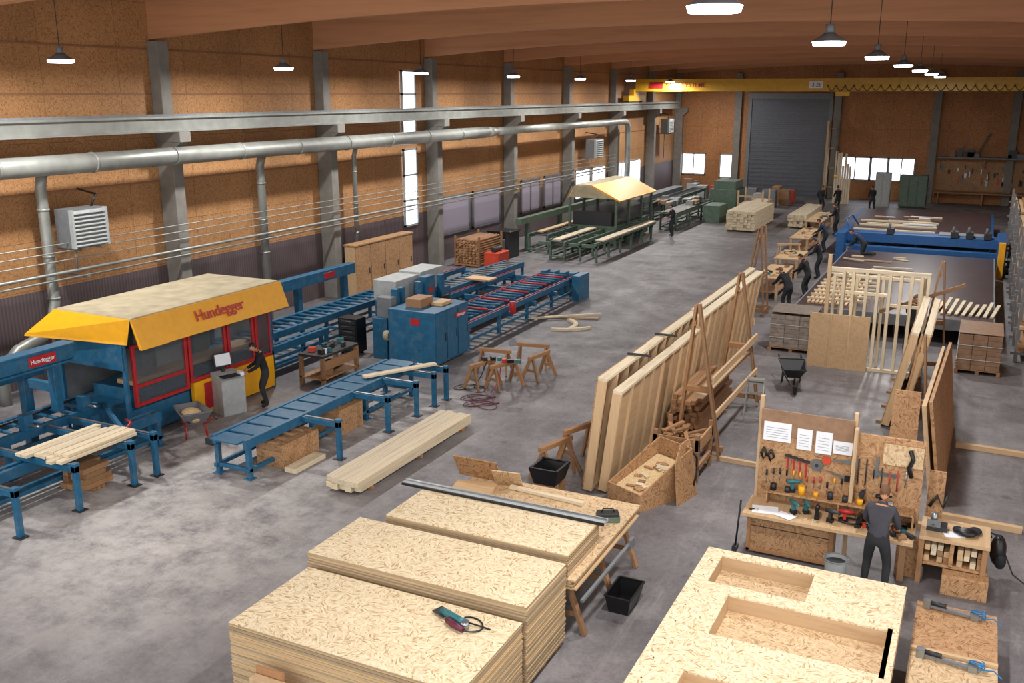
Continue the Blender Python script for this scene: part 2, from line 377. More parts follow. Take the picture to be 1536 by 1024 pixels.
# ---------------------------------------------------------------- generic objects
def sheets(name,x0,x1,y0,y1,z0,z1,t=.022,k='edge',top='osb',jit=.009):
    c=O(name);z=z0
    while z<z1-t*1.2:
        a,b=U(-jit,jit),U(-jit,jit);c.box(x0+a,x1+a,y0+b,y1+b,z,z+t-.002,k);z+=t
    c.box(x0,x1,y0,y1,z,z1,top)
    return c
def sawhorse(x,y,rz,L=1.0,h=.75,k='old'):
    c=O('sawhorse',at(x,y,0,rz));c.box(-L/2,L/2,-.05,.05,h-.1,h,k+'X')
    for sx in (-1,1):
        for sy in (-1,1): c.bar((sx*(L/2-.12),sy*.03,h-.06),(sx*(L/2-.04),sy*.27,0.0),.05,.09,k+'Z')
        c.bar((sx*(L/2-.08),-.17,h*.42),(sx*(L/2-.08),.17,h*.42),.03,.08,k+'Y')
    return c.done(.004)
def lumber(name,x0,x1,y0,y1,z0,z1,nx,nz,axis='Y',k='pale',jit=.12,fill=1):
    c=O(name);mt=k+axis
    for i in range(nx):
        for j in range(nz):
            if R()>fill: continue
            a=x0+(x1-x0)*i/nx;b=x0+(x1-x0)*(i+1)/nx-.006;za=z0+(z1-z0)*j/nz;zb=z0+(z1-z0)*(j+1)/nz-.005;e=U(-jit,jit);e2=U(-jit,jit)
            if axis=='Y': c.box(a,b,y0+e,y1+e2,za,zb,mt)
            else:
                a=y0+(y1-y0)*i/nx;b=y0+(y1-y0)*(i+1)/nx-.006;c.box(x0+e,x1+e2,a,b,za,zb,mt)
    n=3
    for i in range(n):
        if axis=='Y':
            y=y0+.4+(y1-y0-.8)*i/(n-1);c.box(x0-.03,x1+.03,y-.04,y+.04,0,z0,'oldX')
        else:
            x=x0+.2+(x1-x0-.4)*i/(n-1);c.box(x-.04,x+.04,y0-.03,y1+.03,0,z0,'oldY')
    return c.done(.003)
def wheelbarrow(x,y,rz,tray='dark',frame='red',load=None):
    c=O('wheelbarrow',at(x,y,0,rz))
    b=[(-.3,-.2,.32),(.25,-.16,.32),(.25,.16,.32),(-.3,.2,.32)];t=[(-.5,-.34,.62),(.48,-.28,.58),(.48,.28,.58),(-.5,.34,.62)]
    for i in range(4):
        j=(i+1)%4;v=c.vs([b[i],b[j],t[j],t[i]]);c.f(v,tray)
        v=c.vs([V(p)+V((0,0,-.012)) for p in (b[i],b[j],t[j],t[i])]);c.f(v[::-1],tray);c.bar(t[i],t[j],.025,.025,tray)
    c.f(c.vs(b),tray);c.f(c.vs([V(p)-V((0,0,.012)) for p in b]),tray)
    for s in(-1,1):
        c.tube([(.72,s*.06,.2),(.3,s*.17,.28),(-.35,s*.22,.3),(-.65,s*.28,.52),(-1.0,s*.29,.6)],.017,frame,8)
        c.cyl((-.85,s*.29,.575),(-1.02,s*.29,.6),.024,'black',8)
        c.tube([(-.2,s*.2,.29),(-.32,s*.23,.01),(-.38,s*.23,.01),(-.4,s*.22,.32)],.014,frame,6)
    c.tube([(.72+.19*math.cos(a),0,.225+.19*math.sin(a)) for a in [i*math.pi/8 for i in range(17)]],.035,'black',8,False)
    c.cyl((.72,-.07,.225),(.72,.07,.225),.02,'steel',8)
    for a in range(4): c.bar((.72,0,.225),(.72+.17*math.cos(a*math.pi/2),0,.225+.17*math.sin(a*math.pi/2)),.02,.02,'steel')
    if load: c.ball((-.05,0,.45),(.36,.24,.16),load,3)
    return c.done()

# ---------------------------------------------------------------- people
def skinbuild(V_,E_,Rd,root,sub=2):
    me=bpy.data.meshes.new('tmp');me.from_pydata([tuple(v) for v in V_],E_,[])
    bm=bmesh.new();bm.from_mesh(me);ly=bm.verts.layers.skin.verify();bm.verts.ensure_lookup_table()
    for i,v in enumerate(bm.verts):
        r=Rd[i];v[ly].radius=r if isinstance(r,tuple) else (r,r);v[ly].use_root=(i==root)
    bm.to_mesh(me);bm.free()
    ob=bpy.data.objects.new('tmp',me);sc.collection.objects.link(ob)
    m=ob.modifiers.new('s','SKIN');ss=ob.modifiers.new('ss','SUBSURF');ss.levels=sub;ss.render_levels=sub
    dg=bpy.context.evaluated_depsgraph_get();dg.update();out=bpy.data.meshes.new_from_object(ob.evaluated_get(dg))
    bpy.data.objects.remove(ob);return out
def person(x,y,face,lean=0,head=0.2,arms=None,legs=None,drop=0,z=0,jacket='jackG',trous='trous',hair='hairD',h=1.78,twist=0):
    s=h/1.78
    P={'pel':V((0,0,.95)),'bel':V((0,.0,1.1)),'che':V((0,.0,1.3)),'nk0':V((0,-.01,1.43)),'nk':V((0,.01,1.52)),
       'shR':V((.17,-.01,1.40)),'shL':V((-.17,-.01,1.40)),'hd':V((0,.03,1.65))}
    piv=V((0,0,.95));Rl=Matrix.Rotation(-lean,3,'X')
    for k in P:
        if k!='pel': P[k]=piv+Rl@(P[k]-piv)+V((0,-.10*math.sin(lean),0))
    P['pel']=P['pel']+V((0,-.10*math.sin(lean),0))
    for k in P: P[k].z-=drop
    lg=legs or {}
    for sd,n in((1,'R'),(-1,'L')):
        P['hip'+n]=P['pel']+V((sd*.095,0,-.06))
        an=V(lg.get('ank'+n,(sd*.14,-.02,.09)));P['ank'+n]=an
        kn=lg.get('kn'+n)
        if kn is None:
            mid=(P['hip'+n]+an)/2;L=(P['hip'+n]-an).length;off=math.sqrt(max(0,.42**2-(L/2)**2));kn=mid+V((sd*.02,off,0))
        P['kn'+n]=V(kn)
        tz=lg.get('toe'+n);P['toe'+n]=V(tz) if tz else an+V((sd*.03,.16,-.045))
        aw=(arms or {}).get(n)
        shd=P['sh'+n]
        if aw is None: aw=shd+V((sd*.09,.06,-.52))
        aw=V(aw);dv=aw-shd
        if dv.length>.54: aw=shd+dv.normalized()*.54
        mid=(shd+aw)/2;L=(aw-shd).length;off=math.sqrt(max(0,.285**2-(L/2)**2))
        bd=V((sd*.55,-.35,-.7)).normalized();dn=(aw-shd).normalized();bd=(bd-dn*bd.dot(dn)).normalized()
        P['el'+n]=mid+bd*off;P['wr'+n]=aw
    names=['pel','bel','che','nk0','nk']+[a+b for b in 'RL' for a in('sh','el','wr','hip','kn','ank','toe')]
    idx={n:i for i,n in enumerate(names)}
    rad={'pel':(.145,.115),'bel':(.14,.11),'che':(.165,.125),'nk0':.085,'nk':.058,'sh':.078,'el':.055,'wr':.040,'hip':.10,'kn':.072,'ank':.055,'toe':.045}
    E=[('pel','bel'),('bel','che'),('che','nk0'),('nk0','nk')]
    for n in 'RL': E+=[('che','sh'+n),('sh'+n,'el'+n),('el'+n,'wr'+n),('pel','hip'+n),('hip'+n,'kn'+n),('kn'+n,'ank'+n),('ank'+n,'toe'+n)]
    rr=[rad.get(n,rad.get(n[:-1])) for n in names]
    body=skinbuild([P[n] for n in names],[(idx[a],idx[b]) for a,b in E],rr,0)
    segs=[]
    for a,b in E:
        k=jacket
        if a.startswith(('hip','kn')) or b.startswith('hip'): k=trous
        if b.startswith('toe'): k='shoe'
        if b=='nk': k='skin'
        segs.append((P[a],P[b],k))
    keys=[jacket,trous,'shoe','skin']
    def near(p):
        best=None
        for a,b,k in segs:
            d=b-a;t=max(0,min(1,(p-a).dot(d)/d.dot(d)));q=(p-(a+d*t)).length
            if best is None or q<best[0]: best=(q,k)
        return best[1]
    for k in keys: body.materials.append(None)
    for pl in body.polygons: pl.material_index=keys.index(near(V(pl.center)))
    o=O('worker',at(x,y,z,face)@Matrix.Diagonal((s,s,s,1)))
    o.mesh(body,keys)
    cdir=(P['nk']-P['nk0']).normalized()
    o.tube([P['nk0']+cdir*.03,P['nk0']+cdir*.075],[.082,.072],jacket,12)
    Hm=Matrix.Translation(P['nk']+Matrix.Rotation(-(lean*.6+head),3,'X')@V((0,.02,.125)))@Matrix.Rotation(twist,4,'Z')@Matrix.Rotation(-(lean*.6+head),4,'X')
    T0=o.T;o.T=T0@Hm
    n0=len(o.bm.verts);o.ball((0,0,0),(.076,.096,.118),'skin',3)
    o.bm.verts.ensure_lookup_table();inv=o.T.inverted();hv=o.bm.verts[n0:]
    fs=set()
    for v in hv:
        c=inv@v.co
        if c.z<-.02: c.x*=1+(c.z+.02)*2.6;c.y=c.y*(1+(c.z+.02)*.9)+.004
        if c.z<-.05 and c.y<0: c.y*=.7
        v.co=o.T@c;fs.update(v.link_faces)
    for f in fs:
        c=inv@f.calc_center_median()
        if (c.z>.055) or (c.y<-.0 and c.z>-.05) : f.material_index=o.mi(hair)
    for v in hv:
        c=inv@v.co
        if (c.z>.06) or (c.y<-.01 and c.z>-.045): v.co=o.T@(c*1.09)
    o.tube([(0,.088,.02),(0,.108,-.012),(0,.098,-.03)],[.008,.014,.012],'skin',8)
    for sx in(-1,1):
        o.ball((sx*.078,-.005,-.005),(.010,.02,.032),'skin',2);o.ball((sx*.03,.083,.012),(.012,.008,.007),'white',2);o.ball((sx*.03,.089,.012),(.006,.005,.006),'black',1)
        o.bar((sx*.015,.092,.03),(sx*.048,.082,.032),.006,.006,hair)
    o.ball((0,.086,-.052),(.024,.008,.006),'maroon',2)
    o.T=T0
    for sd,n in((1,'R'),(-1,'L')):
        w=P['wr'+n];d=(w-P['el'+n]).normalized();side=d.cross(V((0,0,1)));side=(side.normalized() if side.length>.15 else V((0,1,0)));
        nd=side.cross(d).normalized()
        vs_=[w-d*.03,w+d*.045];ed=[(0,1)];rd=[.030,(.032)]
        for i in range(4):
            k=(i-1.5)*.021;L=[.9,1.05,1.0,.8][i]
            kn=w+d*.09+side*k;p1=kn+d*.032*L-nd*.012;p2=p1+d*.022*L-nd*.018;b=len(vs_)
            vs_+=[kn,p1,p2];rd+=[.013,.0095,.008];ed+=[(1,b),(b,b+1),(b+1,b+2)]
        b=len(vs_);tb=w+d*.035-side*.036*sd;vs_+=[tb,tb+d*.032-side*.016*sd-nd*.01,tb+d*.055-side*.014*sd-nd*.02];rd+=[.014,.011,.009];ed+=[(1,b),(b,b+1),(b+1,b+2)]
        hm=skinbuild(vs_,ed,rd,1,1);hm.materials.append(None);o.mesh(hm,['skin'])
    return o.done()

# ================================================================= FOREGROUND
c=sheets('osb_sheet_stack',-7.87,-4.56,8.0,9.6,.10,1.1)
for y in (8.3,8.8,9.3): c.box(-7.8,-4.6,y-.05,y+.05,0,.10,'oldX')
c.done()
c=sheets('osb_sheet_stack',-7.97,-4.56,9.72,11.0,.10,1.25)
for y in (9.9,10.4,10.8): c.box(-7.9,-4.6,y-.05,y+.05,0,.10,'oldX')
c.done()
c=O('trestle_table')
for i,(z,a,b) in enumerate(((.80,-.1,.05),(.84,.05,0),(.88,0,-.04),(.92,.03,.03))):
    c.box(-7.55+a,-4.5+b,11.12,13.9+a,z,z+.032,'ply' if i!=3 else 'osbT')
for y in (11.5,12.5,13.5): c.box(-7.5,-4.55,y-.05,y+.05,.70,.80,'oldX')
for y in (11.35,12.5,13.6):
    for x in (-7.3,-6.0,-4.7):
        c.bar((x-.03,y,.74),(x-.3,y,0),.06,.1,'oldZ',(0,1,0));c.bar((x+.03,y,.74),(x+.3,y,0),.06,.1,'oldZ',(0,1,0));c.bar((x-.2,y,.3),(x+.2,y,.3),.03,.08,'oldX')
c.bar((-4.44,11.3,.55),(-4.3,13.0,.74),.05,.05,'mid');c.cb((-4.3,13.0,.72),(.05,.16,.16),'mid')
c.done(.004)
sheets('osb_sheet_stack',-7.6,-4.6,11.15,12.35,.955,1.3).done()
c=O('guide_rail');c.box(-8.0,-4.48,12.22,12.25,1.303,1.34,'black');c.box(-8.0,-4.48,12.25,12.42,1.303,1.345,'grey');c.box(-8.0,-4.48,12.33,12.36,1.345,1.365,'steel');c.done()
c=O('power_tool_case');c.T=at(-4.75,13.15,.955,.5);c.box(-.18,.18,-.11,.11,0,.09,'green');c.box(-.17,.17,-.1,.1,.09,.14,'dark');c.tube([(-.1,0,.14),(-.08,0,.2),(.08,0,.2),(.1,0,.14)],.012,'black');c.done(.01)
c=O('osb_offcuts')
c.cb((-7.35,13.65,1.18),(.85,.02,.5),'osbY',rx=.5);c.cb((-6.75,13.6,1.12),(.5,.02,.42),'osbT',rx=.6,rz=.15)
c.cb((-7.2,13.2,1.0),(.7,.5,.07),'pineX',rz=.2);c.cb((-6.0,13.55,.985),(1.4,.09,.05),'paleX',rz=-.08);c.cb((-5.5,12.8,.97),(.9,.12,.03),'osbT',rz=.3);c.done()
c=O('hand_held_power_saw',at(-5.35,9.25,1.1,-.35))
c.tube([(-.22,0,.06),(-.1,0,.065),(.08,0,.07),(.2,0,.07)],[.045,.05,.045,.05],'teal',14)
c.tube([(-.02,-.08,.05),(.12,-.1,.055),(.3,-.1,.05)],[.04,.045,.03],'maroon',12);c.cyl((.22,0,.10),(.22,0,.0),.055,'steel',16)
c.cyl((-.25,.02,.01),(-.25,.02,.03),.09,'steel',20);c.box(-.33,-.12,-.07,.09,.03,.045,'dark')
pts=[(.3,-.1,.05),(.36,-.04,.03),(.40,.06,.015),(.38,.15,.012),(.29,.22,.012),(.18,.24,.012),(.09,.21,.012),(.05,.15,.015),(.1,.1,.02),(.2,.09,.03),(.3,.12,.03),(.4,.17,.015),(.5,.2,.012)]
sm=[]
for i in range(len(pts)-1):
    p0,p1,p2,p3=[V(pts[max(0,min(len(pts)-1,i+j))]) for j in(-1,0,1,2)]
    for t in (0,.33,.66):
        sm.append(.5*((2*p1)+(p2-p0)*t+(2*p0-5*p1+4*p2-p3)*t*t+(3*p1-p0-3*p2+p3)*t**3))
c.tube(sm,.011,'black',8);c.done()
c=O('timber_offcut');c.box(-7.25,-6.85,7.75,7.8,0,.80,'oldZ');c.box(-7.25,-6.6,7.62,7.74,0,.72,'pineZ');c.done(.004)

def cells(c,x0,x1,y0,y1,holes,z0,z1,k):
    xs=sorted({x0,x1}|{h[i] for h in holes for i in(0,1)});ys=sorted({y0,y1}|{h[i] for h in holes for i in(2,3)})
    for a,b in zip(xs,xs[1:]):
        for d,e in zip(ys,ys[1:]):
            mx,my=(a+b)/2,(d+e)/2
            if any(h[0]<mx<h[1] and h[2]<my<h[3] for h in holes): continue
            c.box(a,b,d,e,z0,z1,k)
H_=[(-2.8,-1.5,11.85,12.68),(-2.45,-.45,10.55,11.6),(-2.5,-1.55,7.3,9.65)]
c=O('timber_frame_element');cells(c,-3.05,-.32,6.2,12.87,H_,.975,1.0,'osb')
c.box(-3.05,-.32,6.2,12.87,.74,.765,'osbT')
for h in H_:
    a,b,d,e=h;t=.06
    c.box(a-t,a,d-t,e+t,.765,.974,'pineY');c.box(b,b+t,d-t,e+t,.765,.974 if h!=H_[1] else 1.0,'pineY');c.box(a,b,d-t,d,.765,.974,'pineX');c.box(a,b,e,e+t,.765,.974,'pineX')
for (a,b,d,e) in ((-3.04,-2.98,6.2,12.86),(-.38,-.33,6.2,12.86)): c.box(a,b,d,e,.765,.974,'pineY')
c.box(-2.98,-.38,12.8,12.86,.765,.974,'pineX');c.box(-2.98,-.38,10.0,10.06,.765,.974,'pineX')
for x,y in [(-2.9,6.6+.45*i) for i in range(14)]+[(-.7,6.6+.5*i) for i in range(7)]: c.cyl((x,y,1.0),(x,y,1.002),.012,'dark',6)
for y in (7,9,11,12.6):
    c.box(-3.0,-.4,y-.04,y+.04,.64,.74,'oldX')
    for x in (-2.8,-.6): c.bar((x,y,.64),(x-.1,y,0),.08,.08,'oldZ');c.bar((x,y,.64),(x+.1,y+.15,0),.08,.08,'oldZ')
c.done()
c=O('assembly_table')
c.box(-.18,.85,12.3,13.6,.42,.46,'osbB');c.box(-.18,.85,10.6,12.2,.42,.46,'osbT');c.box(-.18,.85,8.4,10.5,.42,.46,'osbT');c.box(-.18,.85,12.22,12.28,.40,.5,'pineX')
for y in (8.6,10.4,12.2,13.4):
    for x in (-.1,.78): c.box(x-.05,x+.05,y-.05,y+.05,0,.42,'oldZ')
c.done()
for y,x in ((13.45,-.1),(12.1,-.1),(10.9,0)):
    c=O('bar_clamp',at(x,y,.462,-.12));c.box(0,.75,-.03,.03,.03,.06,'mid');c.box(0,.1,-.05,.05,0,.12,'steel');c.cyl((.1,0,.09),(.3,0,.09),.03,'dark',12);c.box(.62,.72,-.05,.05,0,.09,'steel')
    c.tube([(.75,0,.05),(.9,.05,.06),(1.0,-.05,.04)],.009,'hose');
    c.tube([(.7+.08*math.cos(t*.6)*(1+.05*t%.3),.06+.05*math.sin(t*.6),.02+.003*t) for t in range(34)],.009,'hose',6);c.done()

c=O('workbench')
c.box(-2.98,-.35,14.72,15.5,.74,.80,'ply');c.box(-2.9,-1.55,14.95,15.45,.08,.74,'osbY')
c.box(-2.92,-1.53,14.92,14.95,.05,.10,'oldX');c.box(-2.92,-1.53,14.92,14.95,.66,.72,'oldX');c.box(-2.92,-2.86,14.92,14.96,.05,.72,'oldZ');c.box(-1.6,-1.53,14.92,14.96,.05,.72,'oldZ')
c.box(-2.86,-1.6,14.935,14.95,.5,.51,'dark')
for x in (-2.85,-1.6,-.5): c.box(x-.05,x+.05,15.0,15.1,0,.74,'oldZ');c.box(x-.05,x+.05,15.4,15.5,0,.74,'oldZ')
c.box(-2.7,-.4,15.2,15.46,1.02,1.05,'osbB')
for x in (-2.7,-1.55,-.42): c.box(x,x+.03,15.2,15.46,.80,1.02,'osbB')
c.box(-2.9,-1.42,15.48,15.52,.8,2.37,'osbY');c.box(-1.4,-.33,15.48,15.52,.8,2.2,'osbY')
c.box(-2.9,-1.42,15.46,15.48,1.95,2.4,'card')
c.box(-2.95,-2.88,15.5,15.6,0,2.6,'pineZ');c.box(-1.44,-1.38,15.52,15.62,0,2.5,'pineZ')
c.box(-1.4,-1.34,15.3,15.48,1.05,2.3,'pineZ');c.box(-.95,-.35,15.44,15.48,1.75,2.1,'osbT')
c.done(.004)
c=O('workbench')
c.box(-.28,.72,15.05,15.85,.76,.82,'ply');
for x in (-.24,.2,.66): c.box(x-.03,x+.03,15.1,15.8,0.35,.76,'osbX')
c.box(-.28,.72,15.1,15.8,.33,.37,'osbB');c.box(-.28,.72,15.78,15.82,0,.76,'osbB');c.box(.1,.75,14.85,15.1,.0,.32,'osbY');c.box(-.6,-.2,15.2,15.24,.0,.7,'osbY')
for x in (-.24,.66): 
    for y in (15.12,15.78): c.box(x-.04,x+.04,y-.04,y+.04,0,.76,'oldZ')
c.done(.004)
c=O('timber_blocks')
for row in range(3):
    for i in range(9):
        x=-.19+i*.095
        if abs(x-.2)<.05 or R()<.15: continue
        c.box(x,x+.08,15.12+U(0,.06),15.6,.371+row*.1,.371+row*.1+.092,random.choice(['pineY','oldY','paleY']))
c.done(.003)
c=O('pinned_drawings')
for x,z,w,h in ((-2.85,1.86,.45,.33),(-2.3,1.78,.24,.36),(-2.0,1.76,.26,.38),(-1.72,1.80,.3,.22)):
    c.box(x,x+w,15.45,15.458,z,z+h,'white')
    for i in range(5): c.box(x+.04,x+w-.05,15.448,15.45,z+.06+i*(h-.12)/5,z+.066+i*(h-.12)/5,'mid')
c.done()
c=O('wall_hand_tools')
Y=15.44
def hamm(x,z,l=.26): c.box(x-.012,x+.012,Y,Y+.03,z-l,z,'red');c.box(x-.055,x+.055,Y-.01,Y+.035,z,z+.035,'dark')
for i in range(4): hamm(-2.42+i*.1,1.62-.02*i)
for x,z in ((-2.82,1.62),(-2.7,1.6)): c.tube([(x,Y,z+.1),(x-.05,Y,z),(x,Y,z-.1),(x+.05,Y,z-.02),(x,Y,z+.1)],.02,'black')
c.cyl((-1.95,Y-.01,1.55),(-1.95,Y+.03,1.55),.1,'steel',24);c.cyl((-1.95,Y-.02,1.55),(-1.95,Y+.03,1.55),.03,'dark',12)
c.prism([(-1.75,Y,1.68),(-1.3,Y,1.75),(-1.3,Y,1.64)],(0,.01,0),'steel');c.cb((-1.8,Y,1.66),(.12,.03,.12),'orange')
c.prism([(-1.85,Y,1.5),(-1.45,Y,1.42),(-1.45,Y,1.36)],(0,.01,0),'steel');c.cb((-1.45,Y,1.4),(.1,.03,.1),'black')
for i in range(12):
    x=-2.75+i*.11;z=U(1.18,1.3);c.cyl((x,Y,z),(x,Y,z+.1),.016,random.choice(['red','yellow','black','orange','dark']),8);c.cyl((x,Y,z-.12),(x,Y,z),.005,'steel',6)
for i in range(7):
    x=-1.3+i*.12;c.cyl((x,Y,U(1.3,1.5)),(x,Y,U(1.6,1.8)),.012,random.choice(['steel','black','red','dark']),6)
c.tube([(-.55,Y-.02,2.05),(-.5,Y-.02,1.9),(-.55,Y-.02,1.75),(-.5,Y-.02,1.6)],.035,'black',8)
c.box(-1.0,-.7,Y,Y+.02,1.55,1.6,'steel');c.box(-1.05,-1.0,Y,Y+.02,1.5,1.85,'steel')
c.done()
c=O('power_drills')
def drill(x,y,z,a,k):
    T=c.T;c.T=at(x,y,z,a);c.box(-.05,.05,-.04,.04,0,.06,'black');c.box(-.025,.025,-.03,.03,.06,.16,k);c.tube([(-.09,0,.19),(.06,0,.19),(.11,0,.19),(.16,0,.19)],[.035,.038,.025,.015],k,10);c.T=T
for i in range(9):
    drill(-2.2+i*.2+U(-.03,.03),15.05+U(-.1,.1),.802,U(-2,2),random.choice(['teal','black','dark','red','dark']))
drill(-2.3,15.33,1.052,.4,'teal');drill(-1.2,15.33,1.052,1.4,'dark');drill(-.9,15.33,1.052,.4,'black')
c.done()
c=O('storage_tins')
for i in range(9):
    x=-2.6+i*.23;c.cyl((x,15.3,1.052),(x,15.3,1.05+U(.08,.16)),U(.035,.055),random.choice(['orange','dark','yellow','grey','black','white','blue']),12)
c.done()
c=O('bench_papers');c.cb((-2.65,14.98,.805),(.42,.3,.006),'white',rz=.2);c.cb((-2.3,14.88,.812),(.3,.21,.006),'white',rz=-.4);c.cb((.2,15.3,.825),(.3,.21,.005),'white',rz=.3);c.done()
c=O('bench_clutter')
for i in range(16):
    c.cb((U(-1.2,-.4),U(14.85,15.35),.83),(U(.05,.18),U(.04,.1),.055),random.choice(['dark','teal','black','oldX','orange','steel','white']),rz=U(0,3))
c.tube([(-1.3+.2*math.cos(t*.5),15.1+.12*math.sin(t*.5),.815+.001*t) for t in range(26)],.012,'dark')
for i in range(12): c.cb((U(-2.9,-1.5),U(14.78,15.0),.808),(U(.03,.12),U(.02,.05),.012),random.choice(['paleX','dark','osbT']),rz=U(0,3))
c.done()
c=O('cap_and_gloves');c.ball((.38,15.35,.88),(.16,.13,.06),'black');c.ball((.5,15.5,.86),(.1,.14,.04),'jackK');c.ball((.25,15.42,.87),(.08,.1,.05),'jackK');c.done()
c=O('backpack');c.ball((.86,15.75,.5),(.12,.17,.26),'black',3);c.ball((.9,15.6,.38),(.09,.1,.13),'jackK',2);c.tube([(.74,15.75,.7),(.7,15.7,.8),(.85,15.66,.78),(.95,15.7,.6)],.018,'black');c.tube([(.95,15.7,.5),(1.1,15.6,.2),(1.3,15.7,.02),(1.6,15.5,.02)],.012,'black');c.done()
c=O('wall_tool_rack');c.box(-.25,.0,15.9,15.94,0,1.6,'osbB');c.tube([(-.2,15.86,1.0),(-.1,15.86,1.2),(0,15.86,1.0),(.05,15.86,1.25)],.03,'black');c.done()
c=O('bench_vise');c.box(-.2,.1,15.3,15.5,.822,.92,'dark');c.cyl((-.1,15.4,.92),(-.1,15.4,1.1),.05,'steel');c.box(-.2,0,15.28,15.34,.9,1.0,'mid');c.cyl((-.1,15.2,.94),(-.1,15.3,.94),.015,'steel');c.done()
c=O('waste_bucket');c.tube([(-1.42,14.5,0),(-1.42,14.5,.42)],[.14,.18],'grey',24,False);c.cyl((-1.42,14.5,0),(-1.42,14.5,.02),.14,'grey',24);c.tube([(-1.42+.185*math.cos(a),14.5+.185*math.sin(a),.42) for a in [i*math.pi/12 for i in range(25)]],.01,'mid',6)
c.cyl((-1.42,14.5,.2),(-1.42,14.5,.36),.16,'dark',20);c.done()
c=O('sledge_hammer');c.cyl((-3.1,14.95,.03),(-3.08,15.1,.85),.016,'black',8);c.cb((-3.1,14.95,.04),(.08,.16,.08),'dark');c.done()
person(-.84,14.45,-.12,lean=.2,head=.5,arms={'R':(.2,.40,.96),'L':(-.2,.40,.96)},jacket='jackG',hair='hairB',legs={'ankR':(.17,-.06,.09),'ankL':(-.16,.05,.09)})
c=O('plastic_tub');x0,x1,y0,y1=-4.12,-3.72,12.1,12.75
b=[(x0+.05,y0+.05,.005),(x1-.05,y0+.05,.005),(x1-.05,y1-.05,.005),(x0+.05,y1-.05,.005)];t=[(x0,y0,.28),(x1,y0,.28),(x1,y1,.28),(x0,y1,.28)]
b=[(p[0]-.25,p[1]-.05,p[2]) for p in b];t=[(p[0]-.25,p[1]-.05,p[2]) for p in t]
for i in range(4):
    j=(i+1)%4;c.f(c.vs([b[i],b[j],t[j],t[i]]),'black');c.bar(t[i],t[j],.03,.02,'black')
c.f(c.vs(b),'black');c.done()

# ---- panels leaning on A frames
def wallpanel(name,y0,y1,xb,xt,h,th=.2,sheet='L',st=.62,k='pine',face='osbX'):
    c=O(name);lean=math.atan2(xt-xb,h);Lh=h/math.cos(lean)
    c.T=Matrix.Translation((xb,0,0.06))@Matrix.Rotation(lean,4,'Y')
    s=.06
    c.box(0,th,y0,y1,0,s,k+'Y');c.box(0,th,y0,y1,Lh-s,Lh,'paleY')
    n=int((y1-y0)/st)
    for i in range(n+1):
        y=y0+(y1-y0-s)*i/n;c.box(.0,th,y,y+s,s,Lh-s,k+'Z')
    if 'L' in sheet: c.box(-.025,-.001,y0,y1,0,Lh,face)
    if 'M' in sheet: c.box(th-.07,th-.05,y0+s,y1-s,s,Lh-s,'ply')
    if 'R' in sheet: c.box(th+.001,th+.025,y0,y1,0,Lh,face)
    c.T=Matrix.Identity(4)
    for i in range(4):
        y=y0+.3+(y1-y0-.6)*i/3;c.box(xb-.15,xb+th+.15,y-.05,y+.05,0,.055,'oldX')
    return c.done()
wallpanel('prefab_wall_panel',16.05,22.3,-6.32,-6.06,2.30,.17,'L')
wallpanel('prefab_wall_panel',22.5,29.0,-6.36,-6.10,2.30,.17,'L')
wallpanel('prefab_wall_panel',16.15,21.6,-6.05,-5.80,2.06,.18,'M')
wallpanel('prefab_wall_panel',21.8,28.3,-6.08,-5.76,2.35,.2,'M')
c=O('panel_clamp')
for y in (17.8,19.6): c.cb((-5.85,y,2.39),(.5,.05,.04),'dark')
c.done()
def aframe(x0,x1,y,za,dy=.75,xa=None):
    c=O('a_frame_rack');xa=(x0+x1)/2 if xa is None else xa
    for s in (0,dy):
        c.bar((xa-.03,y+s,za),(x0,y+s,0),.05,.13,'oldZ',(0,1,0));c.bar((xa+.03,y+s,za),(x1,y+s,0),.05,.13,'oldZ',(0,1,0))
        t=.55;c.bar((xa+(x0-xa)*t,y+s+.04,za*(1-t)),(xa+(x1-xa)*t,y+s+.04,za*(1-t)),.04,.12,'oldX')
        t=.93;c.bar((xa+(x0-xa)*t-.1,y+s+.04,za*(1-t)),(xa+(x1-xa)*t+.1,y+s+.04,za*(1-t)),.05,.12,'oldX')
    for t in (.93,.55,.12):
        for X in (x0,x1): c.bar((xa+(X-xa)*t,y-.05,za*(1-t)),(xa+(X-xa)*t,y+dy+.05,za*(1-t)),.04,.1,'oldY')
    return c
c=aframe(-5.3,-4.36,18.85,3.3,.05,-4.98);c.bar((-4.6,18.9,1.7),(-4.55,22.9,1.75),.05,.16,'pineY');c.bar((-4.55,18.95,.9),(-4.5,22.9,.9),.05,.14,'pineY');c.bar((-4.9,18.9,1.3),(-4.8,22.9,1.3),.25,.04,'ply');c.done(.005)
aframe(-5.4,-4.4,22.8,3.3,.05,-5.0).done(.005)
aframe(-7.1,-6.3,32.6,3.1,.7,-6.6).done(.005)
c=O('osb_crate')
T=at(-5.0,16.5,0,-.45)
c.T=T
c.hexa([(-.45,-.75,.02),(.35,-.75,.02),(.35,.55,.02),(-.45,.55,.02),(-.45,-.75,.06),(.35,-.75,.06),(.35,.55,.06),(-.45,.55,.06)],'osbT')
c.prism([(-.45,-.8,.0),(-.45,-.8,.35),(-.45,.55,.95),(-.45,.55,.0)],(-.03,0,0),'osbX');c.prism([(.35,-.8,.0),(.35,-.8,.35),(.35,.55,.95),(.35,.55,.0)],(.03,0,0),'osbX')
c.box(-.48,.38,-.83,-.80,.0,.35,'osbY');c.box(-.48,.38,.55,.58,.0,.95,'osbY')
c.prism([(-.44,-.78,.22),(-.44,.5,.62),(-.44,.5,.06),(-.44,-.78,.06)],(.78,0,0),'dust')
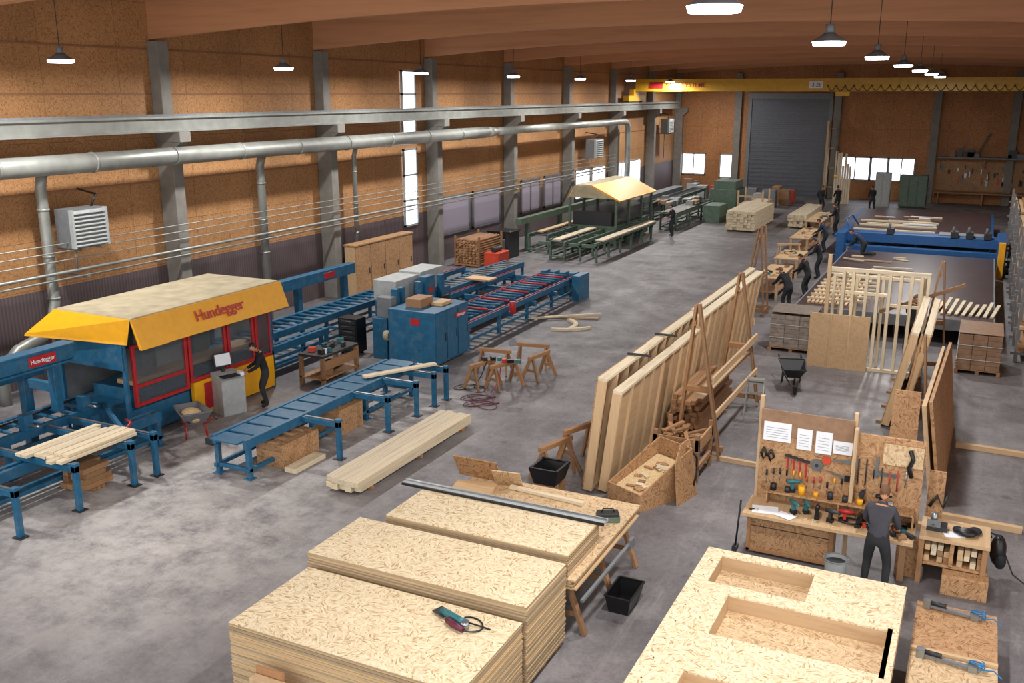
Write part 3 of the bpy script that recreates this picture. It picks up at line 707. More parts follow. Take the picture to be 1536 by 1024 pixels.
for i in range(16):
    yy=U(-.6,.35);zz=.22+(yy+.78)*.3125+.02
    c.cb((U(-.3,.2),yy,zz),(U(.1,.28),U(.04,.12),.015),random.choice(['osbT','paleX','osbB','oldX']),rz=U(-.6,.6),rx=.3)
c.done()
c=O('leaning_sheet');c.prism([(-4.50,16.2,.0),(-4.33,16.9,.0),(-4.48,17.3,.4),(-4.6,17.2,1.0),(-4.62,16.7,1.05),(-4.6,16.3,.8)],(.03,-.01,0),'osbX');c.tube([(-4.5,16.9,.95),(-4.36,17.0,.7),(-4.34,16.95,.4),(-4.36,16.85,.2),(-4.4,16.9,.1)],.02,'black');c.done()
c=O('timber_storage_box')
c.box(-5.4,-4.45,17.4,18.5,.62,.66,'osbB');
for x in (-5.38,-4.52):
    for y in (17.42,18.42): c.box(x,x+.08,y,y+.08,0,1.0,'oldZ')
c.box(-5.4,-4.45,17.42,17.46,.66,.9,'osbY');c.box(-4.48,-4.44,17.45,18.5,.66,.9,'osbX');c.box(-5.4,-4.45,17.42,17.5,.3,.4,'oldX');c.box(-4.5,-4.44,17.45,18.5,.25,.35,'oldY')
for i in range(9): c.cb((-4.95+U(-.2,.2),17.95+U(-.2,.2),.72+i*.03),(U(.4,.8),.08,.04),'oldX',rz=U(0,3),ry=U(-.15,.15))
c.done()
lumber('offcut_pile',-5.7,-5.0,19.6,22.4,.08,1.0,7,9,k='old',jit=.25,fill=.9)
c=O('floor_timber');c.cb((-4.0,18.85,.045),(1.1,.1,.09),'pineX',rz=-.05);c.done()
sawhorse(-6.95,17.35,1.2,.9,.85,'old');
c=O('sawhorse',at(-7.15,16.6,0,1.3));c.box(-.5,.5,-.05,.05,.62,.72,'oldX')
for sx in(-1,1):
    for sy in(-1,1): c.bar((sx*.35,0,.65),(sx*.45,sy*.3,0),.05,.08,'oldZ')
c.done(.004)
c=O('mortar_tub');x0,x1,y0,y1=-7.15,-6.55,15.3,15.95
for q in (0,1):
    b=[(x0+.08+q*.03,y0+.08+q*.03,.30+q*.02),(x1-.08-q*.03,y0+.08+q*.03,.30+q*.02),(x1-.08-q*.03,y1-.08-q*.03,.30+q*.02),(x0+.08+q*.03,y1-.08-q*.03,.30+q*.02)];t=[(x0+q*.03,y0+q*.03,.62),(x1-q*.03,y0+q*.03,.62),(x1-q*.03,y1-q*.03,.62),(x0+q*.03,y1-q*.03,.62)]
    for i in range(4):
        j=(i+1)%4;c.f(c.vs([b[i],b[j],t[j],t[i]]),'black')
    c.f(c.vs(b),'dark')
for i in range(4): c.bar(t[i],t[(i+1)%4],.05,.03,'black')
c.box(x0+.05,x1-.05,y0+.1,y0+.2,.2,.30,'oldX');c.box(x0+.05,x1-.05,y1-.2,y1-.1,.2,.30,'oldX')
for x in (x0+.08,x1-.16):
    for y in (y0+.1,y1-.2): c.box(x,x+.08,y,y+.1,0,.2,'oldZ')
c.done()
c=O('step_ladder',at(-4.3,21.9,0,.1))
for s in(-.22,.22):
    c.bar((s,-.25,0),(s*.8,.05,.95),.03,.05,'galv');c.bar((s,.4,0),(s*.8,.08,.95),.02,.03,'galv')
for i in range(4): t=i/4+.15;c.box(-.2,.2,-.25+.3*t-.05,-.25+.3*t+.06,.95*t,.95*t+.03,'galv')
c.box(-.2,.2,-.05,.15,.93,.97,'galv');c.done()
wheelbarrow(-3.95,24.9,-1.3,'dark','dark')
def pallet(x0,x1,y0,y1,h,k,name='wrapped_pallet'):
    c=O(name)
    for x in (x0,(x0+x1)/2-.05,x1-.1): c.box(x,x+.1,y0,y1,0,.1,'oldY')
    for i in range(6):
        y=y0+(y1-y0-.1)*i/5;c.box(x0,x1,y,y+.1,.1,.125,'oldX')
    n=int((h-.13)/.14)
    for j in range(n):
        for i in range(3):
            a=x0+.03+(x1-x0-.06)*i/3;c.box(a+.004,a+(x1-x0-.06)/3-.004,y0+.03,y1-.03,.13+j*.14,.13+j*.14+.135,k)
    c.box(x0+.02,x1-.02,y0+.02,y1-.02,h-.02,h,k)
    for z in (.4,.8): 
        if z<h: c.box(x0+.015,x1-.015,y0+.015,y1-.015,z,z+.02,'grey')
    return c.done(.006)
pallet(-5.3,-3.95,28.35,29.7,1.2,'film');pallet(-.15,1.0,28.2,29.9,1.15,'card')
c=O('stud_wall_frame');y=27.3
c.box(-3.75,-.95,y,y+.14,.0,.08,'paleX');c.box(-3.6,-.95,y,y+.14,2.74,2.84,'paleX')
for x in (-3.6,-3.2,-2.95,-2.6,-2.3,-2.0,-1.72,-1.45,-1.2,-1.04): c.box(x,x+.085,y,y+.14,.08,2.74,'paleZ')
c.box(-3.1,-2.0,y+.01,y+.13,2.12,2.2,'paleX');c.box(-2.0,-1.0,y+.02,y+.12,1.85,1.93,'paleX');c.box(-3.6,-3.5,y-.1,y-.01,.0,3.2,'pineZ')
c.box(-3.95,-2.35,y-.15,y-.12,.0,1.55,'ply')
for x in (-3.4,-2.9): c.box(x,x+.05,y-.18,y-.15,.0,1.55,'pineZ')
c.bar((-3.1,y+.25,2.7),(-3.5,y+.9,0),.06,.08,'paleZ');c.bar((-1.1,y+.25,2.7),(-1.0,y+.9,0),.06,.08,'paleZ')
c.bar((-2.2,y+.5,1.6),(-.1,y+.7,2.5),.06,.1,'oldX')
c.box(-3.5,-1.2,y+.5,y+.6,2.5,2.58,'paleX')
for x in (-3.5,-2.9,-2.2,-1.25): c.box(x,x+.08,y+.5,y+.6,0,2.5,'paleZ')
c.done(.004)
wallpanel('prefab_wall_panel',22.6,27.0,-1.5,-1.06,2.25,.16,'L')
wallpanel('prefab_wall_panel',22.8,27.1,-1.24,-.8,2.2,.14,'R')
c=aframe(-1.15,-.45,20.9,2.65,.05,-.75);c.done(.005)
c=aframe(-1.1,-.4,28.0,3.1,.05,-.72);c.done(.005)
c=O('leaning_osb_panel');c.hexa([(-.10,18.3,0),(-.04,18.3,0),(.03,23.3,0),(-.03,23.3,0),(-.44,18.3,2.03),(-.38,18.3,2.03),(-.23,23.3,2.0),(-.29,23.3,2.0)],'osbX');c.hexa([(-.26,18.4,0),(-.18,18.4,0),(-.1,23.3,0),(-.18,23.3,0),(-.56,18.4,1.9),(-.48,18.4,1.9),(-.36,23.3,1.9),(-.42,23.3,1.9)],'pineY');c.done()
c=O('leaning_sheet');c.hexa([(-1.15,19.6,0),(-.6,19.6,0),(-.6,19.65,0),(-1.15,19.65,0),(-1.15,20.3,1.6),(-.65,20.3,1.6),(-.65,20.35,1.6),(-1.15,20.35,1.6)],'osbY');c.done()
for i,(a,b,y) in enumerate(((.1,1.6,21.9),(.0,1.3,17.8),(-.8,.3,17.2))):
    O('floor_timber').cb(((a+b)/2,y,.055),(b-a,.12,.11),'pineX',rz=-.04).done(.004)
lumber('timber_stack',-2.9,-1.9,18.2,19.0,.08,.45,5,3,'X','old',.1)

# ================================================================= MACHINE LINE
c=O('joinery_saw_machine')
y0,y1=14.05,18.9
c.hexa([(-18.3,y0+.0,2.82),(-15.88,y0,2.82),(-15.88,y1,2.82),(-18.3,y1,2.82),(-18.2,y0+.1,2.88),(-15.9,y0+.05,2.88),(-15.9,y1-.05,2.88),(-18.2,y1-.1,2.88)],'cream')
c.hexa([(-15.9,y0,2.80),(-15.86,y0,2.86),(-15.86,y1,2.86),(-15.9,y1,2.80),(-15.70,y0,2.22),(-15.62,y0,2.22),(-15.62,y1,2.22),(-15.70,y1,2.22)],'yellow')
c.hexa([(-18.2,y0,2.8),(-15.9,y0,2.8),(-15.9,y0,2.87),(-18.2,y0,2.87),(-18.5,y0-.6,2.35),(-16.0,y0-.05,2.3),(-16.0,y0-.03,2.35),(-18.5,y0-.58,2.4)],'yellow')
c.box(-18.4,-18.3,y0,y1,.3,2.8,'mid')
X=-16.25
def frame(y,yy,z,zz,gl=True):
    c.box(X-.04,X+.04,y,yy,z,z+.08,'red');c.box(X-.04,X+.04,y,yy,zz-.08,zz,'red');c.box(X-.04,X+.04,y,y+.08,z+.08,zz-.08,'red');c.box(X-.04,X+.04,yy-.08,yy,z+.08,zz-.08,'red')
    if gl: c.box(X-.01,X+.01,y+.08,yy-.08,z+.08,zz-.08,'glass')
frame(14.3,15.9,.78,2.2);frame(15.95,17.2,.9,2.2);frame(17.25,18.2,.9,2.2)
frame(18.25,18.85,.9,2.2)
c.box(X-.03,X+.03,14.35,15.85,1.2,1.28,'red')
c.box(X-.06,X+.06,16.0,18.85,.05,.88,'yellow');c.box(X+.06,X+.08,16.3,17.2,.15,.8,'red')
c.box(-18.2,-16.4,14.2,18.8,.1,.75,'blue');c.box(X-.2,X-.06,14.2,15.95,.1,.7,'blue')
c.box(-17.9,-16.7,14.6,18.6,.75,1.05,'blue');c.box(-17.6,-16.9,15.6,16.4,1.05,2.2,'grey');c.box(-17.4,-17.0,16.9,17.4,1.05,2.0,'green');c.box(-17.2,-16.6,14.9,15.2,1.05,1.9,'mid');c.box(-17.0,-16.5,14.5,18.5,1.2,1.3,'pineY')
for y in (14.1,18.85): 
    for x in (-18.25,-16.25): c.box(x-.05,x+.05,y-.04,y+.04,0,2.82,'blue')
c.box(-18.2,-16.2,18.8,18.9,.2,1.0,'blue');c.box(-16.9,-16.2,18.86,18.9,1.0,2.2,'red')
c.box(-18.2,-16.2,14.0,14.05,1.7,2.3,'blue')
c.cb((-15.72,16.1,2.35),(.05,.5,.24),'black',ry=-.4);c.cb((-15.69,16.1,2.36),(.02,.36,.14),'green',ry=-.4)
ms=c.done(.01)
Rt=Matrix.Rotation(-math.atan2(.24,.62),4,'Y')@FX
text('Hundegger',.36,(-15.72,16.55,2.58),Rt,'red',ms,bold=.004)
c=O('infeed_gantry_beam')
c.box(-17.15,-16.9,6.5,13.4,2.08,2.38,'blue');c.box(-17.2,-16.85,6.5,13.4,2.38,2.43,'blue');c.box(-17.2,-16.85,6.5,13.4,2.03,2.08,'blue')
c.box(-18.2,-17.9,6.5,13.4,1.6,1.9,'blue')
for y in (7.5,10.2,13.0): c.box(-17.2,-17.0,y-.08,y+.08,1.0,2.05,'blue');c.box(-18.15,-17.95,y-.1,y+.1,0,1.6,'blue');c.box(-18.0,-17.1,y-.06,y+.06,1.4,1.6,'blue')
c.box(-16.895,-16.88,12.3,12.95,2.12,2.34,'red')
g=c.done(.008);text('Hundegger',.13,(-16.87,12.62,2.23),FX,'white',g)
def bed(c,x0,x1,y0,y1,z,k='blue',roll='steel',step=.5,leg=2.0):
    c.box(x0,x0+.1,y0,y1,z-.2,z,k);c.box(x1-.1,x1,y0,y1,z-.2,z,k)
    n=int((y1-y0)/step)
    for i in range(n+1):
        y=y0+.08+(y1-y0-.16)*i/n
        if roll=='slat': c.box(x0+.1,x1-.1,y-step*.42,y+step*.42,z-.06,z-.02,k)
        else: c.cyl((x0+.1,y,z-.04),(x1-.1,y,z-.04),.04,roll,10)
    m=max(1,int((y1-y0)/leg))
    for i in range(m+1):
        y=y0+.1+(y1-y0-.2)*i/m
        for x in (x0+.05,x1-.05): c.box(x-.05,x+.05,y-.05,y+.05,0,z-.2,k);c.box(x-.1,x+.1,y-.1,y+.1,0,.02,k)
        c.box(x0+.1,x1-.1,y-.04,y+.04,.15,.23,k)
    c.box(x0,x0+.08,y0,y1,.15,.23,k);c.box(x1-.08,x1,y0,y1,.15,.23,k)
def arm(c,x0,x1,y,z,k='blue',foot=True):
    c.box(x0,x1,y-.05,y+.05,z-.12,z,k);c.box(x0+.1,x1-.1,y-.025,y+.025,z,z+.03,'steel')
    c.box(x1-.1,x1,y-.05,y+.05,0,z,k)
    if foot: c.box(x1-.16,x1+.06,y-.1,y+.1,0,.02,'dark')
    c.box(x1-.11,x1+.02,y-.06,y+.06,z,z+.06,k)
c=O('infeed_conveyor');bed(c,-17.8,-16.8,6.8,14.0,.92,'blue','blue',.35)
bed(c,-15.9,-15.6,7.5,14.4,.75,'blue','dark',.5)
for y in (8.5,9.9,11.14,12.44,13.02): arm(c,-16.8,-14.35,y,.88)
c.bar((-16.8,13.9,.9),(-14.6,12.6,.9),.08,.1,'blue');c.tube([(-15.8,13.6,.8),(-15.2,13.2,.95),(-15.1,12.7,.7)],.03,'red')
for y in (9.2,10.5,12.0,13.4): c.box(-16.9,-16.7,y-.1,y+.1,.92,1.25,'blue');c.cyl((-16.8,y,1.05),(-16.4,y,1.05),.03,'steel')
c.tube([(-17.3,8,1.0),(-17.2,10,1.05),(-17.3,12,1.0),(-17.2,13.8,1.1)],.03,'black')
c.done(.005)
c=O('conveyor_timber')
for i in range(7): c.box(-15.75+i*.17,-15.75+i*.17+.15,11.0+U(-.1,.1),12.75+U(-.1,.1),.915,.975,'paleY')
for i in range(3): c.box(-15.2+i*.2,-15.03+i*.2,11.2,12.8,.976,1.03,'paleY')
c.done(.004)
lumber('offcut_pile',-15.5,-14.9,11.7,12.3,.06,.5,4,4,'Y','old',.1)
wheelbarrow(-15.55,15.2,2.6,'mid','red','dust')
c=O('outfeed_conveyor');bed(c,-13.42,-12.52,13.6,19.9,.85,'blue','slat',.55)
for y in (15.38,17.25,18.48,19.31,19.9): arm(c,-12.55,-11.55,y,.83)
c.box(-13.0,-12.3,14.4,15.6,.0,.5,'osbX');c.box(-12.2,-11.9,14.3,15.3,.0,.1,'paleY');c.box(-13.2,-12.4,16.5,17.4,.0,.6,'osbX');c.cyl((-12.9,17.8,0),(-12.9,17.8,.45),.2,'green',14)
c.box(-13.6,-13.42,13.6,16.0,.6,.75,'dark')
c.done(.006)
c=O('conveyor_timber');c.bar((-12.9,18.2,.89),(-11.9,19.9,.91),.2,.05,'paleY');c.done(.004)
lumber('spruce_beam_bundle',-10.88,-10.08,13.95,18.4,.07,.3,5,2,'Y','pale',.07)
c=O('control_console',at(-15.85,16.75,0,-.35))
c.box(-.26,.28,-.3,.3,0,.85,'grey');c.prism([(-.28,-.3,.85),(.3,-.3,.85),(.3,-.3,.88),(-.28,-.3,1.0)],(0,.6,0),'grey')
c.cb((-.2,0,1.28),(.04,.46,.34),'dark',ry=-.2);c.cb((-.175,0,1.285),(.01,.4,.28),'white',ry=-.2);c.box(-.23,-.18,-.04,.04,.95,1.12,'dark')
c.box(0,.25,-.22,.22,.93,.95,'black');c.box(.0,.2,.24,.34,.9,1.0,'white');c.done(.01)
person(-15.35,17.5,2.35,lean=.3,head=.4,arms={'R':(.15,.42,1.0),'L':(-.15,.42,.98)},jacket='jackK',hair='hairD',h=1.72)
c=O('tool_trolley_table');x0,x1,y0,y1=-15.75,-14.95,19.3,20.9
c.box(x0,x1,y0,y1,.80,.86,'dark')
for x in (x0+.05,x1-.05):
    for y in (y0+.05,y1-.05): c.box(x-.05,x+.05,y-.05,y+.05,0,.8,'oldZ')
c.box(x0,x1,y0,y1,.2,.24,'osbB');c.box(x1-.03,x1,y0+.1,y1-.1,.45,.7,'oldY')
for i in range(12): c.cb((U(x0+.1,x1-.1),U(y0+.1,y1-.1),.92),(U(.08,.2),U(.06,.2),.12),random.choice(['red','white','dark','orange','teal','steel']),rz=U(0,3))
for i in range(6): c.cb((U(x0+.15,x1-.15),U(y0+.15,y1-.15),.36),(.2,.22,.22),random.choice(['oldX','dark','osbB']),rz=U(0,1))
c.done(.004)
c=O('tool_cabinet');c.box(-16.65,-16.0,22.3,22.8,.08,1.1,'black')
for i in range(6): c.box(-16.6,-16.05,22.28,22.3,.15+i*.155,.28+i*.155,'dark');c.box(-16.5,-16.15,22.26,22.28,.24+i*.155,.255+i*.155,'steel')
for x in(-16.6,-16.1):
    for y in (22.4,22.7): c.cyl((x,y,0),(x,y,.08),.04,'black')
c.done(.006)
c=O('machine_control_cabinets')
c.box(-14.75,-13.2,22.1,24.0,.1,1.6,'blue');c.box(-14.7,-13.3,22.2,23.9,0,.1,'dark')
for y in (22.12,22.75,23.38): c.box(-13.2,-13.18,y,y+.58,.15,1.55,'blue');c.box(-13.18,-13.16,y+.5,y+.53,.7,.95,'dark')
c.box(-13.175,-13.16,23.2,23.8,1.25,1.4,'red');c.box(-14.2,-13.6,22.085,22.1,.5,.9,'blue');c.box(-14.0,-13.7,22.08,22.1,1.2,1.4,'red')
c.box(-14.4,-13.9,22.5,23.2,1.6,1.85,'oldX');c.box(-13.85,-13.5,23,23.6,1.6,1.7,'pineX')
k=c.done(.01);text('Hundegger',.11,(-13.15,23.5,1.325),FX,'white',k)
c=O('beam_planer_machine')
c.box(-16.0,-15.1,23.3,26.3,.1,1.5,'blue');c.box(-15.95,-15.15,23.4,26.2,0,.1,'dark');c.box(-16.1,-15.3,23.4,24.7,1.5,2.1,'grey');c.box(-16.1,-15.3,24.8,26.2,1.5,2.15,'grey')
for y in (22.9,23.2,24.2,25.5): c.box(-15.1,-14.9,y-.08,y+.08,0,2.0,'blue');c.cyl((-15.0,y,.9),(-15.0,y,1.8),.06,'steel')
for y in (22.7,22.9,23.1): c.cyl((-15.6,y,.8),(-14.9,y,.8),.12,'blue')
c.box(-15.5,-15.0,22.4,22.9,.0,1.2,'blue');c.cyl((-15.0,22.3,.75),(-14.82,22.3,.75),.15,'cream');c.box(-15.4,-14.9,22.5,22.8,1.2,1.8,'mid')
c.box(-15.1,-14.85,24.4,24.9,.9,2.1,'blue');c.box(-14.85,-14.83,24.5,24.8,1.6,1.75,'red');c.box(-15.3,-14.9,25.2,25.9,.6,1.3,'dark')
c.done(.01)
c=O('roller_table');bed(c,-18.6,-17.5,19.2,26.8,.95,'blue','blue',.4);bed(c,-17.2,-16.9,19.5,22.2,.8,'blue','green',.3)
c.box(-19.6,-19.3,20.5,27.0,1.45,1.8,'blue')
for y in (21,24,26.5): c.box(-19.55,-19.35,y-.1,y+.1,0,1.45,'blue')
for y in (19.6,20.4): c.box(-18.8,-18.4,y-.2,y+.2,.95,1.7,'mid');c.tube([(-18.6,y,1.7),(-18.5,y+.2,2.1),(-18.2,y+.4,2.0),(-18,y+.4,1.4)],.05,'black')
c.box(-19.29,-19.28,25.2,25.8,1.52,1.72,'red')
c.done(.006)
c=O('cross_conveyor')
for x in (-18.3,-17.2,-16.1,-14.9,-13.5):
    ya=24.4 if x>-14 else 27.0
    c.box(x-.08,x+.08,ya,33.0,.62,.8,'blue');c.box(x-.02,x+.02,ya,33,.8,.83,'red')
    for i in range(5):
        y=ya+.1+(32.9-ya-.1)*i/4;c.box(x-.05,x+.05,y-.05,y+.05,0,.62,'blue');c.box(x-.1,x+.1,y-.1,y+.1,0,.02,'blue')
    c.box(x-.04,x+.04,ya,33,.2,.28,'blue')
for y in (27.0,28.8,30.6,32.9): c.box(-18.3,-13.2,y-.06,y+.06,.5,.66,'blue')
for i in range(22): 
    y=24.7+i*.38;c.cyl((-14.75,y,.84),(-13.7,y,.84),.04,'red' if i%4==0 else 'blue',8)
c.box(-14.8,-14.7,24.4,33,.62,.8,'blue');bed(c,-17.1,-16.2,27.0,34.2,.95,'blue','mid',.4)
for i in range(4): c.box(-14.9+i*.4,-14.7+i*.4,32.9,33.4,.0,.9,'blue')
c.box(-13.3,-13.0,32.2,33.2,.0,.95,'blue');c.cyl((-13.2,27,1.0),(-13.2,27,.6),.1,'red');c.box(-16.5,-15.5,29.8,30.4,.96,1.02,'pineX')
c.done(.006)
c=O('laminated_arch_offcuts')
def arc(cx,cy,r,a0,a1,z,w):
    pts=[(cx+r*math.cos(a0+(a1-a0)*i/12),cy+r*math.sin(a0+(a1-a0)*i/12)) for i in range(13)]
    for (ax,ay),(bx,by) in zip(pts,pts[1:]): c.bar((ax,ay,z),(bx,by,z),w,.08,'paleX')
arc(-12.6,28.3,1.0,-.3,1.1,.04,.14);arc(-12.4,29.2,1.5,-1.4,-.5,.04,.12);c.bar((-13.3,28.6,.1),(-11.4,30.3,.1),.1,.05,'paleY');c.bar((-13.1,29.3,.04),(-11.3,29.8,.04),.1,.06,'pineX');c.done()
for x,y,r in ((-11.3,21.3,1.3),(-10.75,21.5,1.2),(-10.3,22.7,1.4),(-11.6,22.6,.1),(-10.9,23.6,.2)): sawhorse(x,y,r,.95,.68,'old')
c=O('power_tools_and_cables')
for i in range(6): c.cb((-11.3+i*.18,21.5+U(-.1,.1),.73),(.16,.1,.09),random.choice(['teal','dark','red','black']),rz=U(0,3))
for k_,(x,y) in (('maroon',(-10.9,20.3)),('black',(-11.5,21.0)),('maroon',(-10.6,19.9))):
    c.tube([(x+.5*math.cos(t*.35)*(.5+t*.012),y+.3*math.sin(t*.45),.02) for t in range(44)],.009,k_,6)
c.tube([(-11.2,21.4,.7),(-11.3,21.2,.3),(-11.4,21.0,.03)],.014,'black',6);c.tube([(-10.8,21.4,.7),(-10.7,21.1,.3),(-10.8,20.8,.03)],.014,'red',6);c.done()
c=O('wardrobe_cabinet');c.box(-21.05,-20.6,28.8,32.8,.1,2.0,'ply');c.box(-21.07,-20.55,28.75,32.85,2.0,2.06,'osbB')
for i in range(4): y=28.85+i*.99;c.box(-20.6,-20.57,y,y+.95,.12,1.98,'osbX');c.box(-20.57,-20.54,y+.82,y+.85,.9,1.1,'dark')
c.box(-21.0,-20.65,28.85,32.75,0,.1,'dark');c.done(.008)
c=O('firewood_crate');x0,x1,y0,y1=-20.9,-19.7,36.8,39.2
for i in range(7):
    for j in range(10):
        x=x0+.1+i*.165;z=.18+j*.11;c.cyl((x,y0+U(0,.15),z),(x,y1-U(0,.15),z),.052,random.choice(['oldY','osbB','deck','oldX']),6)
for x in (x0,x1):
    for y in (y0+.1,y1-.1): c.box(x-.04,x+.04,y-.04,y+.04,0,1.35,'oldZ')
c.box(x0,x1,y0,y1,.05,.12,'oldY');c.done()
c=O('black_crate');c.box(-20.6,-19.5,39.5,40.6,0,1.2,'dark');c.box(-20.65,-19.45,39.45,40.65,1.2,1.27,'black');c.box(-20.4,-19.7,39.44,39.5,.3,.9,'mid');c.done(.01)
c=O('red_compressor');c.box(-19.3,-18.6,36.6,37.7,.12,.75,'orange');c.cyl((-18.95,36.8,.85),(-18.95,37.5,.85),.12,'dark')
for y in (36.75,37.5): c.cyl((-19.32,y,.1),(-18.58,y,.1),.1,'black')
c.done(.02)
c=O('green_joinery_line')
def gbed(x0,x1,y0,y1,z): bed(c,x0,x1,y0,y1,z,'green','dark',.45,2.2)
gbed(-19.5,-18.4,41.5,52.5,.95);gbed(-17.7,-16.9,40.0,45.5,.9)
for x in (-16.3,-15.5): c.box(x-.06,x+.06,40.2,49,.75,.9,'green')
for y in (40.4,42,43.6,45.2,46.8,48.4):
    c.box(-18.4,-15.4,y-.05,y+.05,.65,.8,'green')
    for x in (-16.3,-15.5): c.box(x-.05,x+.05,y-.05,y+.05,0,.75,'green')
c.box(-19.9,-19.6,41,55,1.4,1.7,'green')
for y in (42,46,50,54): c.box(-19.85,-19.65,y-.1,y+.1,0,1.4,'green')
c.box(-18.8,-16.4,45.2,50.6,.1,1.0,'green');c.box(-18.7,-16.6,45.3,50.5,1.0,1.7,'dark');
for y in (45.1,47,49,50.7): 
    for x in (-18.8,-16.3): c.box(x-.06,x+.06,y-.06,y+.06,0,2.4,'green')
c.box(-16.35,-16.32,45.2,50.6,1.1,2.2,'glass')
c.hexa([(-18.9,45,2.35),(-18.85,45,2.35),(-18.85,50.9,2.35),(-18.9,50.9,2.35),(-18.5,45,3.0),(-18.4,45,3.05),(-18.4,50.9,3.05),(-18.5,50.9,3.0)],'yellow')
c.box(-18.5,-17.6,45,50.9,2.97,3.05,'cream')
c.hexa([(-17.65,45,2.97),(-17.6,45,3.05),(-17.6,50.9,3.05),(-17.65,50.9,2.97),(-16.1,45,2.25),(-16.05,45,2.32),(-16.05,50.9,2.32),(-16.1,50.9,2.25)],'yellow')
c.prism([(-18.5,44.98,3.0),(-17.65,44.98,3.0),(-16.4,44.98,2.4),(-18.8,44.98,2.4)],(0,.03,0),'cream')
c.done(.008)
c=O('long_boards');c.box(-17.6,-17.2,40.2,44.9,.92,.98,'paleY');c.box(-15.7,-15.3,40.8,48.6,.92,.98,'paleY');c.box(-19.2,-18.9,42,50,.97,1.03,'pineY');c.done()
c=O('green_planer_line')
gbed=lambda x0,x1,y0,y1,z: bed(c,x0,x1,y0,y1,z,'green','dark',.5,2.4)
gbed(-16.2,-15.2,52.0,60.2,.95);gbed(-18.8,-17.8,53.5,68,.95);c.box(-15.6,-13.9,60.5,63.0,.0,1.6,'green');c.box(-15.4,-14.0,60.7,62.8,1.6,2.1,'green');c.box(-14.9,-13.9,56.5,58.5,.0,1.0,'green');c.box(-19.6,-18.9,56,66,.0,1.2,'mid')
for i in range(20): c.cb((U(-18.5,-15.3),U(55,60),U(1.0,1.2)),(U(.2,.5),U(.3,1.2),U(.2,.4)),random.choice(['green','dark','mid','galv','oldY']))
for i in range(7): c.bar((-16.1+i*.14,52.2,1.0),(-16.1+i*.14,57,1.0),.1,.05,'galv')
c.done(.008)
c=O('machine_clutter')
for i in range(22):
    x=U(-20.6,-16.6) if i<12 else U(-15,-12.5);y=U(68.4,72) if i<12 else U(65,71);h=U(.5,1.5);c.box(x,x+U(.4,1.0),y,y+U(.4,1.2),0,h,random.choice(['mid','dark','green','oldY','orange','mid','grey']))
c.done(.01)
lumber('timber_stack',-12.7,-11.1,53.2,58.5,.1,1.15,8,7,'Y','pale',.1)
c=O('timber_rack')
for x in (-13.5,-12.0):
    for y in (59.4,61.4): c.box(x-.05,x+.05,y-.05,y+.05,0,1.7,'pineZ')
c.box(-13.5,-12.0,59.4,59.5,1.3,1.4,'pineX');c.box(-13.5,-12.0,59.4,59.5,.5,.6,'pineX');c.box(-13.4,-12.1,59.3,63,.6,.9,'paleY');c.done()
person(-14.8,49.9,2.2,lean=.12,head=.3,arms={'R':(.1,.35,1.05),'L':(-.15,.32,1.05)},jacket='jackK')

# ================================================================= FAR RIGHT
c=O('assembly_table');c.box(-5.0,.75,31.2,43.8,.78,.86,'tabletop');c.box(-5.05,-5.0,31.2,43.8,.62,.88,'mid');c.box(.75,.8,31.2,43.8,.62,.88,'mid')
for y in range(32,44,3):
    for x in (-4.8,-2,.6): c.box(x-.06,x+.06,y-.06,y+.06,0,.78,'mid')
c.box(-5.0,.75,31.15,31.2,.5,.86,'mid');c.done(.01)
c=O('nailing_bridge')
c.box(-5.3,.95,45.2,45.7,1.05,1.45,'blue2');c.box(-5.3,.95,46.6,47.0,1.05,1.35,'blue2');c.box(-5.3,.95,44.6,45.0,.7,.95,'blue2')
for x in (-5.6,.85): c.box(x,x+.35,44.3,47.4,.0,1.5,'blue2')
c.box(.9,1.15,43.9,44.28,.0,1.5,'yellow')
for x in (-3.6,-1.0,-.4,.3): c.box(x,x+.3,45.2,45.8,1.4,1.7,'dark');c.cyl((x+.1,45.4,1.7),(x+.1,45.4,1.9),.06,'mid')
c.box(-1.5,.6,45.7,46.6,1.3,1.5,'mid');c.box(-4.6,-2.4,45.7,46.6,1.2,1.3,'blue2');c.tube([(-5.2,46,1.4),(-5.5,46.4,1.9),(-5.3,47,2.0),(-5.0,47.3,1.5)],.04,'blue2')
c.done(.01)
c=O('assembly_table');c.box(-6.2,.75,48.0,60.0,.78,.9,'blue2');c.box(-6.0,.6,48.2,59.8,.9,.93,'tabletop')
for y in (48.5,52,56,59.5):
    for x in (-6.0,-2.5,.6): c.box(x-.06,x+.06,y-.06,y+.06,0,.78,'blue2')
for i in range(18): 
    x=U(-5.6,-2.6);y=U(49,57);c.box(x,x+U(.5,1.8),y,y+.1,.931,.931+U(.04,.1),random.choice(['paleX','pineX','white']))
for i in range(3): c.box(-5.6,-1.8,50+i*1.8,50.12+i*1.8,.931,1.03,'paleX')
c.done(.01)
c=O('table_timber')
for i in range(16):
    x=U(-4.6,-2.6);y=U(36.9,42);c.cb((x,y,.89+.004*i),(U(.4,1.6),U(.06,.12),.045),random.choice(['paleX','pineX']),rz=U(-.5,.5))
for i in range(9): c.bar((-.9+i*.2,31.7,.9),(-.7+i*.2,33.0+U(0,.4),.95+U(0,.2)),.1,.05,'paleY')
c.done()
c=O('roof_truss_timbers')
for i in range(12): c.bar((-4.7+i*.13,31.6,.9),(-4.7+i*.13,36.3+U(-.3,.3),.9),.09,.06,'pineY')
for i in range(6): c.bar((-4.8,32+i*.7,.97),(-2.9,32.1+i*.7,.97),.08,.06,'paleX')
c.done()
